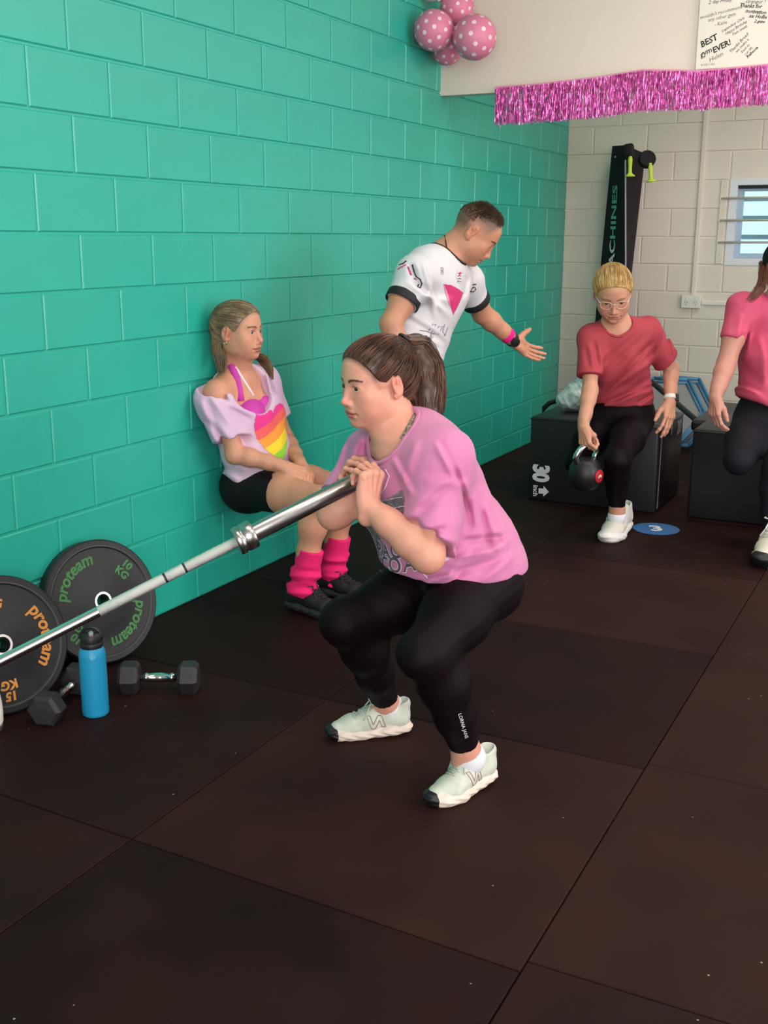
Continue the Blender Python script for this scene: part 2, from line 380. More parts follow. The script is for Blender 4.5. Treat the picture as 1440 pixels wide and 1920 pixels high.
# ------------------------------------------------------------------ balloons
M_BAL = mat('balloon_pink', '#dd7f9d', .38, spec=.35, sss=.0); M_BALP = mat('balloon_pale', '#efd3d3', .4); M_DOT = mat('balloon_dot_print', '#f3d3dc', .45)
def balloon(c, r, R, label, m=M_BAL, dots=True):
    e = empty('balloon', c); tag(e, label, 'balloon', 'polka dot balloons')
    prof = []
    for i in range(25):
        a = -PI/2+PI*i/24; z = math.sin(a); q = math.cos(a)*(1-.06*(z<0)*(-z)**2)
        prof.append((max(q,1e-4)*r, z*r*(1.08 if z < 0 else 1.0)))
    mb = MB(); mb.lathe(prof, c, R, 40); mb.build('skin', m, e, smooth=True)
    k = np.asarray(c)+np.asarray(R)@np.array([0,0,-r*1.08])
    mb = MB(); mb.lathe([(.004,.012),(.006,0),(.012,-.012),(.013,-.014)], k, R, 12); mb.build('knot', m, e, smooth=True)
    if dots:
        mb = MB(); N = 46
        for i in range(N):
            z = 1-2*(i+.5)/N
            if z < -.82: continue
            ph = i*2.39996; q = math.sqrt(1-z*z); d = np.array([q*math.cos(ph), q*math.sin(ph), z]); f = frame(d,(0,.3,1) if abs(z)<.9 else (1,0,0)); ring=[]
            for j in range(14):
                a = 2*PI*j/14; p = d+.105*(math.cos(a)*f[:,0]+math.sin(a)*f[:,1]); p /= np.linalg.norm(p)
                if p[2] < 0: p = p*np.array([1-.06*p[2]**2,1-.06*p[2]**2,1.08])
                ring.append(p*r*1.004)
            cc = d*np.array([1,1,1.08 if d[2]<0 else 1])*r*1.006
            mb.add(np.array([cc]+ring)@np.asarray(R).T+np.asarray(c), [(0,1+j,1+(j+1)%14) for j in range(14)])
        tag(mb.build('dots', M_DOT, e), kind='stuff')
    return e
bc = np.array([.22,3.03,2.63])
def balo(u,v,y,rpx,label,**k):
    c = hit(u,v,1,y); d = (c-CAM)@VF; ax = c-bc; f = frame(ax,(0,1,.3)); balloon(c, rpx*d/F_PX, f, label, **k)
balo(813,57,2.88,37,'pink polka dot balloon nearest the teal wall, left of the cluster')
balo(890,70,2.94,41,'largest pink polka dot balloon on the right of the cluster')
balo(857,13,3.07,32,'pink polka dot balloon at the top of the cluster')
balo(838,92,3.12,29,'small pink polka dot balloon at the bottom of the cluster')
balo(806,-24,2.98,24,'pale balloon peeking in at the top edge of the photo', m=M_BALP, dots=False)

# ------------------------------------------------------------------ ski machine
M_SKI = mat('ski_black', '#211c20', .7, bump=.1, bscale=300, spec=.2); M_LIME = mat('lime_plastic', '#c3dc4a', .4); M_TXT = mat('teal_print', '#5fa79c', .5); M_CORD = mat('cord_grey', '#a9a0b4', .6)
M_TXT2 = mat('white_print', '#cfcfcf', .5)
sk = empty('ski_machine', (.55,5.3,0)); tag(sk, 'tall black ski machine with lime handles in the back corner', 'ski machine')
def lerp(a,b,t): return np.asarray(a)*(1-t)+np.asarray(b)*t
rid_t, rid_b = hit(1172,272,1,5.20), hit(1173,560,1,5.20)
lef_t, lef_b = hit(1148,274,1,5.36), hit(1120,560,1,5.36)
rig_t, rig_b = hit(1210,288,1,5.44), hit(1186,500,1,5.44)
def ext(a,b,z): t=(z-a[2])/(b[2]-a[2]); return a+(b-a)*t
zs = [.04,.3,.6,.9,1.2,1.5,1.8,2.0,None]
def ring(z):
    if z is None: R_,L_,G_ = rid_t,lef_t,rig_t
    else: R_,L_,G_ = ext(rid_t,rid_b,z),ext(lef_t,lef_b,z),ext(rig_t,rig_b,max(z,.9)); G_=np.array([G_[0],G_[1],z])
    B_ = (L_+G_-R_)*1.0; B_ = np.array([B_[0],min(B_[1],5.58),(L_[2]+G_[2])/2])
    return [R_,G_,B_,L_]
V = np.array([q for z in zs for q in ring(z)]); Fc=[]
for i in range(len(zs)-1):
    for j in range(4): Fc.append((i*4+j, i*4+(j+1)%4, i*4+4+(j+1)%4, i*4+4+j))
nn = 4*(len(zs)-1); Fc += [(3,2,1,0),(nn,nn+1,nn+2,nn+3)]
mesh('tower', V, Fc, M_SKI, sk)
# base plate and flywheel housing
bx('base', .24,.74, 4.98,5.55, .0,.045, M_SKI, sk, .008)
# lettering up the left panel
V,Fc = text_mesh('SKI MACHINES', .15, .004, 0, spacing=1.02)
pan_u = (rid_t-rid_b)/np.linalg.norm(rid_t-rid_b); w0 = lef_t-rid_t; pan_w = w0-pan_u*(w0@pan_u); pan_w /= np.linalg.norm(pan_w); pn = np.cross(pan_w,pan_u); pn = pn if pn@(CAM-rid_t) > 0 else -pn
L0 = V[:,0].min(); L1 = V[:,0].max()
def letters(name, sel, m):
    keep = [f for f in Fc if sel(np.mean([V[i][0] for i in f]))]
    idx = sorted({i for f in keep for i in f}); mp = {i:k for k,i in enumerate(idx)}
    P = []
    for i in idx:
        s = (V[i][0]-L0)/(L1-L0); z = .98+s*.92; a = ext(rid_t,rid_b,z); b = ext(lef_t,lef_b,z)
        q = .50+(V[i][1])*3.2; ww = np.linalg.norm(b-a)
        off = min(.11,ww*.62)/ (.62*ww) ; P.append(a+(b-a)*(.5+(q-.5)*off)+pn*.010)
    tag(mesh(name, P, [tuple(mp[i] for i in f) for f in keep], m, sk), kind='stuff')
letters('lettering', lambda x: not (L0+.37*(L1-L0) < x < L0+.54*(L1-L0)), M_TXT)
letters('lettering', lambda x: (L0+.37*(L1-L0) < x < L0+.54*(L1-L0)), M_TXT2)
# top pulleys, handles and cords
tp1 = hit(1179,283,1,5.12); tp2 = hit(1213,299,1,5.20)
mb = MB(); mb.lathe([(.045,-.03),(.05,-.02),(.05,.02),(.045,.03)], tp1, frame(VR*.8-VF*.4,(0,0,1)), 20); mb.build('pulley_housing', M_SKI, sk, auto=40)
mb = MB(); mb.lathe([(.055,-.03),(.06,-.02),(.06,.02),(.055,.03)], tp2, frame(-VF,(0,0,1)), 20); mb.build('pulley_housing', M_SKI, sk, auto=40)
for (u0,v0,u1,v1,y,tilt) in ((1182,292,1181,331,5.10,0),(1219,305,1221,341,5.18,6)):
    a,b = hit(u0,v0,1,y), hit(u1,v1,1,y); h = empty('dummy',(0,0,0)); bpy.data.objects.remove(h)
    ax = (b-a); Lh = np.linalg.norm(ax); f = frame(-ax,(0,1,0))
    mb = MB(); mb.lathe([(.004,0),(.012,-.004),(.016,-.03),(.013,-.08),(.013,-Lh+.03),(.018,-Lh+.018),(.036,-Lh+.006),(.036,-Lh),(.0,-Lh-.002)], a, f, 16); mb.build('handle', M_LIME, sk, smooth=True)
    mb = MB(); mb.tube([a+np.array([0,0,.02]),a],[.006,.006],8); mb.build('handle_cord', M_BLACK, sk)
mb = MB(); c0 = hit(1172.5,300,1,5.185); c1 = ext(rid_t,rid_b,.75)+np.array([.004,-.012,0]); mb.tube([c0,(c0+c1)/2,c1],.006,8); mb.build('drive_cord', M_CORD, sk)
for (u,v) in ((1165,281),(1154,294),(1203,294)):
    c = hit(u,v,1,5.26 if u<1172 else 5.27); mb = MB(); mb.lathe([(.006,0),(.006,.004),(.002,.006)], lerp(rid_t,lef_t,.5)+(c-lerp(rid_t,lef_t,.5))*1.0+pn*.0, frame(pn,(0,0,1)), 10); 
    mb.build('bolt', M_TXT2, sk)

# ------------------------------------------------------------------ barbell held at the chest, far end in the corner by the floor
M_STEEL = mat('brushed_steel', '#b9b4b0', .28, metal=1., vary=.12, vscale=30, stretch=(1,1,1))
M_CHROME = mat('hard_chrome', '#d6d4d2', .12, metal=1.); M_KNURL = mat('knurled_steel', '#e4e0dc', .42, metal=1., bump=1., bscale=900)
M_GROOVE = mat('dark_groove', '#1b1a1c', .5)
BH = at(663,905,3.03); BP = at(0,1240,2.80); BD = (BP-BH)/np.linalg.norm(BP-BH); BF = frame(-BD,(0,0,1))
def bart(d): return BH+BD*d
bb = empty('barbell', tuple(BH)); tag(bb, 'long chrome barbell held in landmine position by the squatting woman', 'barbell')
def tubep(name, prof, m, parent, sm=40):
    mb = MB(); mb.lathe([(r,-d) for d,r in prof], BH, BF, 40); return mb.build(name, m, parent, auto=sm)
SL = .306
slv = tubep('sleeve', [(-.03,.0),(-.03,.022),(-.026,.0245),(SL,.0245)], M_STEEL, bb)
tubep('collar', [(SL,.026),(SL+.003,.037),(SL+.006,.039),(SL+.03,.039),(SL+.033,.0365),(SL+.037,.0365),(SL+.040,.039),(SL+.052,.039),(SL+.056,.036),(SL+.056,.014)], M_STEEL, bb)
tubep('shaft', [(SL+.05,.0138),(1.70,.0138)], M_CHROME, bb)
for a,b in ((SL+.056,SL+.205),(SL+.211,SL+.262),(SL+.268,SL+.455)): tubep('knurling', [(a,.0139),(a+.001,.0144),(b-.001,.0144),(b,.0139)], M_KNURL, bb)
for a in (SL+.205,SL+.262): tubep('knurl_mark', [(a,.0139),(a,.0142),(a+.006,.0142),(a+.006,.0139)], M_GROOVE, bb)
tubep('sleeve', [(1.66,.014),(1.66,.037),(1.70,.037),(1.70,.0245),(2.08,.0245),(2.085,.0)], M_STEEL, bb)

# ------------------------------------------------------------------ bumper plates leaning on the wall
M_PLATE = mat('bumper_rubber', '#1c1c1f', .5, vary=.2, vscale=40, bump=.3, bscale=500)
M_GREEN = mat('green_print', '#3f7f44', .6, vary=.2, vscale=30); M_ORANGE = mat('orange_print', '#d58a3c', .6, vary=.15, vscale=30)
M_RIMLINE = mat('rim_line_grey', '#4a4747', .5)
def plate(hub_u, hub_v, hz, turn, lean, rr, thick, ink, kg, roll, label):
    c = hit(hub_u, hub_v, 2, hz)
    n = np.array([math.cos(math.radians(turn))*math.cos(math.radians(lean)), math.sin(math.radians(turn))*math.cos(math.radians(lean)), math.sin(math.radians(lean))])
    f = frame(n,(0,0,1))
    # f columns: x (to the right as seen from the room), y up, z out of the face ; c = hub on the front face
    low = c-n*thick/2-f[:,1]*rr
    e = empty('bumper_plate', (low[0],low[1],0)); tag(e, label, 'weight plate', 'bumper plates leaning on the wall')
    q = rr/.225
    mb = MB(); mb.lathe([(.0255,-thick),(.10*q,-thick+.004),(.19*q,-thick+.004),(.2*q,-thick),(.219*q,-thick),(.225*q,-thick+.006),(.225*q,-.006),(.219*q,0),(.201*q,0),(.194*q,-.006),(.120*q,-.007),(.112*q,-.003),(.05,-.003),(.042,0),(.0255,0),(.0255,-thick)], c, f, 72, cap=False)
    mb.build('rubber_disc', M_PLATE, e, auto=35)
    mb = MB(); mb.lathe([(.0252,-thick+.001),(.0252,.002),(.0262,.004),(.034,.004),(.036,.001),(.036,-.004)], c, f, 48, cap=False); mb.build('hub_ring', M_STEEL, e, auto=40)
    mb = MB(); mb.lathe([(.1975*q,-.0015),(.2*q,.0012),(.2025*q,.0006)], c, f, 72, cap=False); mb.build('rim_line', M_RIMLINE, e, auto=60)
    def arc(s, size, ang, rad, name='lettering', flip=False):
        V,Fc = text_mesh(s, size, .0018, .12, spacing=1.0)
        a = math.radians(ang)-(V[:,0])/rad; r = rad+V[:,1]
        P = c+(r*np.cos(a))[:,None]*f[:,0]+(r*np.sin(a))[:,None]*f[:,1]+n*(-.0052)
        mesh(name, P, Fc, ink, e)
    arc('proteam', .062*q, 130+roll, .157*q); arc('proteam', .062*q, 310+roll, .157*q)
    arc(kg, .040*q, 40+roll, .168*q); arc('KG', .040*q, 40+roll, .132*q); arc(kg, .040*q, 220+roll, .168*q); arc('KG', .040*q, 220+roll, .132*q)
    return e
plate(193,1127,.232,-17,17,.228,.062,M_GREEN,'10',0,'black bumper plate with green lettering leaning against the teal wall')
plate(4,1209,.226,-20,17,.229,.075,M_ORANGE,'15',50,'black bumper plate with orange lettering cut off by the left edge')

# ------------------------------------------------------------------ hex dumbbells
M_HEX = mat('dumbbell_rubber', '#2e2b30', .5, vary=.15, vscale=20, bump=.2, bscale=400)
def dumbbell(a, b, hexr, hl, label):
    a,b = np.asarray(a,float),np.asarray(b,float); ax = (b-a)/np.linalg.norm(b-a); f = frame(ax,(0,0,1)); Lm = np.linalg.norm(b-a)
    e = empty('dumbbell', tuple(((a+b)/2)*np.array([1,1,0]))); tag(e, label, 'dumbbell', 'hex dumbbells on the floor')
    for s,c in ((-1,a),(1,b)):
        mb = MB(); mb.lathe([(hexr*.35,-hl/2-.002),(hexr*.80,-hl/2),(hexr,-hl/2+.012),(hexr,hl/2-.012),(hexr*.80,hl/2),(hexr*.35,hl/2+.002)], c, f, 6, a0=0); mb.build('hex_head', M_HEX, e)
    mid=(a+b)/2; hh = Lm/2-hl/2
    mb = MB(); mb.lathe([(.012,-hh),(.0125,-hh*.75),(.016,-hh*.70),(.016,-hh*.58),(.0135,-hh*.55),(.0165,-hh*.1),(.0165,hh*.1),(.0135,hh*.55),(.016,hh*.58),(.016,hh*.70),(.0125,hh*.75),(.012,hh)], mid, f, 24); mb.build('handle', M_CHROME, e, smooth=True)
hx = .058
a = hit(243,1270,2,hx*.866); b = hit(354,1270,2,hx*.866)
dumbbell(a, b, hx, .068, 'hex dumbbell with chrome handle lying right of the blue bottle')
a = hit(88,1328,2,hx*.866); b = hit(147,1273,2,hx*.866)
dumbbell(a, b, hx, .070, 'hex dumbbell lying half hidden behind the blue bottle')

# ------------------------------------------------------------------ water bottle
M_BLUE = mat('bottle_blue', '#2196c4', .38, bump=.15, bscale=700); M_LID = mat('bottle_lid', '#1d1d20', .45); M_SPOUT = mat('spout_grey', '#8d8f92', .4)
bp = hit(180,1338,2,0); bt = empty('water_bottle', (bp[0],bp[1],0)); tag(bt, 'sky blue insulated water bottle with black sports lid', 'water bottle')
mb = MB(); mb.lathe([(.0,0),(.038,0),(.0425,.004),(.0435,.012),(.0435,.205),(.0425,.218),(.038,.230),(.035,.234),(.034,.238)], (bp[0],bp[1],0), None, 40); bod = mb.build('body', M_BLUE, bt, smooth=True)
f = frame(CAM*np.array([1,1,0])-np.array([bp[0],bp[1],0]), (0,0,1)); 
mb = MB(); mb.lathe([(.010,.0432),(.0095,.0446),(.0,.0448)], (bp[0],bp[1],.213), f, 20); mb.build('emblem', mat('emblem_pale','#5fb7d8',.4), bt)
mb = MB(); mb.lathe([(.0355,.236),(.0365,.239),(.0365,.250),(.0355,.252),(.034,.253),(.0345,.256),(.0345,.272),(.030,.282),(.020,.286),(.0,.287)], (bp[0],bp[1],0), None, 32); mb.build('lid', M_LID, bt, auto=50)
rt = np.array([VR[0],VR[1],0]); rt /= np.linalg.norm(rt)
arc = [np.array([bp[0],bp[1],.262])+rt*.033*math.cos(t)*1.05+np.array([0,0,.040*math.sin(t)]) for t in np.linspace(0,PI,15)]
mb = MB(); mb.tube(arc, .0055, 10); mb.build('carry_loop', M_LID, bt, smooth=True)
mb = MB(); q = np.array([bp[0],bp[1],.283])-f[:,2]*(-.006); mb.tube([q, q+f[:,2]*.012+np.array([0,0,.004]), q+f[:,2]*.026+np.array([0,0,.001])],[.008,.0085,.007],12); mb.build('spout', M_SPOUT, bt, smooth=True)
# white shaker at the very left edge
sp = hit(-13,1368,2,0); ws = empty('shaker_bottle', (sp[0],sp[1],0)); tag(ws, 'white rounded bottle with red tip and black base at the left edge', 'bottle')
mb = MB(); mb.lathe([(.030,.014),(.034,.03),(.0352,.06),(.034,.09),(.029,.125),(.023,.150)], (sp[0],sp[1],0), None, 28); mb.build('body', M_WHITE, ws, smooth=True)
mb = MB(); mb.lathe([(.023,.150),(.018,.168),(.0,.176)], (sp[0],sp[1],0), None, 28); mb.build('tip', mat('shaker_red','#c0342c',.4), ws, smooth=True)
mb = MB(); mb.lathe([(.0,0),(.036,0),(.037,.004),(.034,.014),(.03,.015)], (sp[0],sp[1],0), None, 28); mb.build('base', M_BLACK, ws, smooth=True)
# ------------------------------------------------------------------ foam plyo boxes
M_VINYL = mat('black_vinyl', '#1d181d', .42, vary=.2, vscale=6, bump=.25, bscale=30, spec=.5)
M_PIPE = mat('seam_piping', '#6d666a', .5); M_PRINT = mat('box_print_white', '#d9d6d6', .5)
def plyo(x0,x1,y0,y1,h,label,seam=True):
    e = empty('plyo_box', ((x0+x1)/2,(y0+y1)/2,0)); tag(e, label, 'plyo box', 'foam plyo boxes')
    bm = bmesh.new(); bmesh.ops.create_cube(bm, size=1)
    for v in bm.verts: v.co = Vector(((x0+x1)/2+v.co.x*(x1-x0), (y0+y1)/2+v.co.y*(y1-y0), h/2+v.co.z*h))
    bmesh.ops.bevel(bm, geom=list(bm.edges), offset=.014, segments=3, profile=.5, affect='EDGES')
    bm.verts.index_update(); V=[tuple(v.co) for v in bm.verts]; Fc=[[v.index for v in f.verts] for f in bm.faces]; bm.free()
    mb = MB(); mb.add(V,Fc); mb.build('foam_body', M_VINYL, e, auto=50)
    # stitched edge welts along the lid and the corners
    z = h-.012; i=.004
    for a,b in (((x0-.001,y0-.001,z),(x1+.001,y0-.001,z)),((x1+.001,y0-.001,z),(x1+.001,y1,z))):
        mb = MB(); mb.tube([a,b],.0035,6); mb.build('welt', M_VINYL, e)
    if seam:
        mb = MB(); mb.tube([(x1+.0005,y0+.058,.02),(x1+.0005,y0+.058,h-.016)],.004,6); mb.build('zip_seam', M_PIPE, e)
        mb = MB(); mb.tube([(x1-.001,y0+.045,h),(x1-.001,y0+.075,h),(x0+.45,y0+.04,h)],.0035,6); mb.build('zip_seam', M_PIPE, e)
    return e
pb = plyo(.636,1.398,3.236,3.845,.505,'black foam plyo box marked 30 beside the teal wall')
def onface(name, V, Fc, c, ux, uy, n, m, parent):
    mesh(name, np.asarray(c)+V[:,:1]*np.asarray(ux)+V[:,1:2]*np.asarray(uy)+np.asarray(n)*.0022, Fc, m, parent)
# '30 arrow inch' turned a quarter clockwise on the front face
V,Fc = text_mesh('30', .135, .007, 0, spacing=.92); V[:,0]*=.80; c = hit(1013,887,1,3.234); onface('print', V,Fc,c,(0,0,-1),(1,0,0),(0,-1,0),M_PRINT,pb)
V,Fc = text_mesh('inch', .042, .001, 0); c = hit(1004,920,1,3.234); onface('print', V,Fc,c,(0,0,-1),(1,0,0),(0,-1,0),M_PRINT,pb)
V = np.array([(-.016,-.030,0),(.016,-.030,0),(.016,.0,0),(.034,.0,0),(0,.034,0),(-.034,.0,0),(-.016,.0,0)]); c = hit(1019,921,1,3.234); onface('arrow_print', V,[(0,1,2,6),(5,3,4)],c,(0,0,-1),(1,0,0),(0,-1,0),M_PRINT,pb)
M_PRINT2 = mat('box_print_grey', '#8b8890', .5)
V,Fc = text_mesh('20', .11, .004, 0); c = hit(1273,801,0,1.398); onface('print', V,Fc,(1.398,c[1],c[2]),(0,1,0),(0,0,1),(1,0,0),M_PRINT2,pb)
V = np.array([(-.012,-.03,0),(.012,-.03,0),(.012,.01,0),(.028,.01,0),(0,.036,0),(-.028,.01,0),(-.012,.01,0)]); c = hit(1259,806,0,1.398); onface('arrow_print', V,[(0,1,2,6),(5,3,4)],(1.398,c[1],c[2]),(0,1,0),(0,0,1),(1,0,0),M_PRINT2,pb)
plyo(1.578,2.34,3.25,3.86,.505,'black foam plyo box at the right edge behind the standing woman', seam=False)

# ------------------------------------------------------------------ clear bag with clothes on the box, strap bag behind
M_PLAST = mat('bag_plastic', '#c9d3d0', .25, vary=.45, vscale=26, col2='#8fa6a2', bump=.8, bscale=40, spec=.6); M_BEIGE = mat('bag_beige', '#b59a74', .7, vary=.2, vscale=20)

# ------------------------------------------------------------------ blue hex frames leaning in the corner
M_HEXB = mat('hex_frame_blue', '#3f86b4', .4); M_HEXG = mat('hex_panel_grey', '#9a989b', .6, vary=.08, vscale=20); M_DARK = mat('dark_tube', '#2b2728', .45)
def hexframe(pts, yoff, label):
    P = [hit(u,v,1,y+yoff) for u,v,y in pts]; c = sum(P)/len(P); e = empty('hex_trampoline', (c[0],c[1],0)); tag(e, label, 'trampoline', 'blue framed trampolines')
    n = np.cross(P[1]-P[0],P[2]-P[0]); n/=np.linalg.norm(n); n = n if n@(CAM-c)>0 else -n
    for i in range(len(P)):
        a,b = P[i],P[(i+1)%len(P)]; mb = MB(); mb.tube([a,b],.013,8); mb.build('frame_tube', M_HEXB, e, smooth=True)
    for i in range(len(P)):
        a,b = lerp(P[i],c,.12),lerp(P[(i+1)%len(P)],c,.12); mb = MB(); mb.tube([a,b],.007,6); mb.build('edge_rope', M_HEXB, e, smooth=True)
    V = [lerp(q,c,.06)-n*.004 for q in P]; V2 = [q-n*.006 for q in V]; k=len(P)
    mesh('panel', V+V2, [tuple(range(k)),tuple(range(k,2*k))[::-1]]+[(i,(i+1)%k,k+(i+1)%k,k+i) for i in range(k)], M_HEXG, e)
    return e
hexframe([(1190,742,5.3),(1226,709,5.45),(1291,712,5.45),(1322,773,5.25),(1313,790,5.2),(1262,842,5.0),(1200,836,5.0)], .0, 'front blue hexagonal trampoline frame with grey panel behind the box')
hexframe([(1215,738,5.4),(1243,706,5.53),(1311,711,5.53),(1340,768,5.35),(1330,800,5.25),(1290,836,5.1),(1225,830,5.1)], .04, 'rear blue hexagonal trampoline frame leaning on the cream wall')
mb = MB(); mb.tube([hit(1222,716,1,5.1),hit(1310,792,1,4.75)],.02,10); tag(mb.build('steel_bar', M_DARK), 'dark steel bar leaning diagonally across the blue frames', 'bar')
# low bench between the two boxes
be = empty('bench', (1.62,4.45,0)); tag(be, 'low dark bench with a timber foot between the two plyo boxes', 'bench')
mb = MB(); mb.box((1.66,4.45,.40),(.5,.9,.07),bev=.02); mb.build('pad', M_VINYL, be)
mb = MB(); mb.box((1.66,4.45,.34),(.42,.84,.05),bev=.01); mb.build('under_frame', M_DARK, be)
for x in (1.5,1.82):
    mb = MB(); mb.box((x,4.12,.19),(.05,.05,.29),bev=.006); mb.build('leg', M_DARK, be); mb = MB(); mb.box((x,4.8,.19),(.05,.05,.29),bev=.006); mb.build('leg', M_DARK, be)
M_TIMB = mat('timber', '#a9733f', .55, vary=.3, vscale=12, stretch=(1,8,8))
for y in (4.12,4.8):
    mb = MB(); mb.box((1.66,y,.0225),(.5,.07,.045),bev=.006); mb.build('timber_foot', M_TIMB, be)

# ------------------------------------------------------------------ round floor marker
M_STK = mat('marker_blue', '#3a6ea8', .5); M_STKW = mat('marker_white', '#e6e6ea', .5)
fs = empty('floor_marker', (1.488,2.915,0)); tag(fs, 'round blue floor marker with a white number 3', 'floor marker')
mb = MB(); mb.lathe([(.0,.0005),(.124,.0005),(.1245,.0012),(.124,.0022),(.0,.0022)], (1.488,2.915,0), None, 48); mb.build('disc', M_STK, fs)
V,Fc = text_mesh('3', .15, .005); a = math.radians(24); x = V[:,0]*math.cos(a)-V[:,1]*math.sin(a); y = V[:,0]*math.sin(a)+V[:,1]*math.cos(a)
mesh('number', np.stack([1.488+x,2.915+y,np.full(len(V),.0028)],1), Fc, M_STKW, fs)
# ------------------------------------------------------------------ smooth-blend surface modeller for bodies and clothes
def nrm(v): v = np.asarray(v,float); return v/(np.linalg.norm(v)+1e-12)
def smin(a,b,k):
    if k <= 0: return np.minimum(a,b)
    h = np.maximum(k-np.abs(a-b),0)/k; return np.minimum(a,b)-h*h*k*.25
def smax(a,b,k): return -smin(-a,-b,k)
class Field:
    def __init__(s): s.ops = []
    def copy(s): q = Field(); q.ops = list(s.ops); return q
    def op(s, kind, f, c=None, r=None, k=0.): s.ops.append((kind,f,None if c is None else np.asarray(c,np.float32),r,k)); return s
    def rc(s, a, b, ra, rb, k=.02, n=None, fl=1., kind='u'):
        """tapered limb from a to b; optional flattening fl along direction n"""
        a = np.asarray(a,np.float32); b = np.asarray(b,np.float32)
        c = (a+b)/2; R = float(np.linalg.norm(b-a)/2+max(ra,rb)*max(1,fl))
        if n is None:
            ab = b-a; L2 = float(ab@ab)+1e-9
            def f(P):
                Q = P-a; t = np.clip((Q@ab)/L2,0,1); return np.sqrt(((Q-t[...,None]*ab)**2).sum(-1))-(ra+(rb-ra)*t)
        else:
            n = nrm(n).astype(np.float32); g = np.float32(1/fl-1); ab = b-a; ab = ab+n*(ab@n)*g; L2 = float(ab@ab)+1e-9; m = min(1,(1+fl)/2)
            def f(P):
                Q = P-a; Q = Q+(Q@n)[...,None]*(n*g); t = np.clip((Q@ab)/L2,0,1); return (np.sqrt(((Q-t[...,None]*ab)**2).sum(-1))-(ra+(rb-ra)*t))*m
        return s.op(kind,f,c,R,k)
    def ell(s, c, r, R=None, k=.02, kind='u'):
        c = np.asarray(c,np.float32); r = np.broadcast_to(np.asarray(r,np.float32),(3,)); M = None if R is None else np.asarray(R,np.float32)
        def f(P):
            Q = P-c
            if M is not None: Q = Q@M
            k0 = np.sqrt(((Q/r)**2).sum(-1)); k1 = np.sqrt(((Q/(r*r))**2).sum(-1))+1e-6; return k0*(k0-1)/k1
        return s.op(kind,f,c,float(r.max()),k)
    def rcut(s, a, b, ra, rb, p, n, k=.02):
        """sleeve or trouser leg: tapered tube ending square at plane (p, n)"""
        a = np.asarray(a,np.float32); b = np.asarray(b,np.float32); p = np.asarray(p,np.float32); n = nrm(n).astype(np.float32); ab = b-a; L2 = float(ab@ab)+1e-9
        def f(P):
            Q = P-a; t = np.clip((Q@ab)/L2,0,1.15); return smax(np.sqrt(((Q-t[...,None]*ab)**2).sum(-1))-(ra+(rb-ra)*t), (P-p)@n, .006)
        return s.op('u',f,(a+b)/2,float(np.linalg.norm(b-a)*.65+max(ra,rb)),k)
    def chain(s, pts, rad, k=.02, n=None, fl=1.):
        for i in range(len(pts)-1): s.rc(pts[i],pts[i+1],rad[i],rad[i+1],k,n,fl)
        return s
    def plane(s, p, n, k=.004):
        """keeps the side the normal points away from"""
        p = np.asarray(p,np.float32); n = nrm(n).astype(np.float32); return s.op('i', lambda P: (P-p)@n, None, None, k)
    def neck(s, c, r, R, k=.008): s.hole = (np.asarray(c,float),np.asarray(r,float),np.asarray(R,float)); s.ell(c,r,R,k,'s'); s.hop = len(s.ops)-1; return s
    def disp(s, f): return s.op('d', f)
    def eval(s, P, cen=None, rad=None):
        d = np.full(P.shape[:-1], 1e3, np.float32); dsp = any(o[0] == 'd' for o in s.ops)
        for kind,f,c,r,k in s.ops:
            if kind == 'd': d = d+f(P); continue
            if c is None or cen is None: idx = slice(None)
            else:
                idx = np.nonzero(((cen-c)**2).sum(-1) < (r+rad+1.3*k+(.05 if dsp else .02))**2)[0]
                if len(idx) == 0: continue
            g = f(P[idx]).astype(np.float32)
            if kind == 'u': d[idx] = smin(d[idx], g, k)
            elif kind == 's': d[idx] = smax(d[idx], -g, k)
            else: d[idx] = smax(d[idx], g, k)
        return d
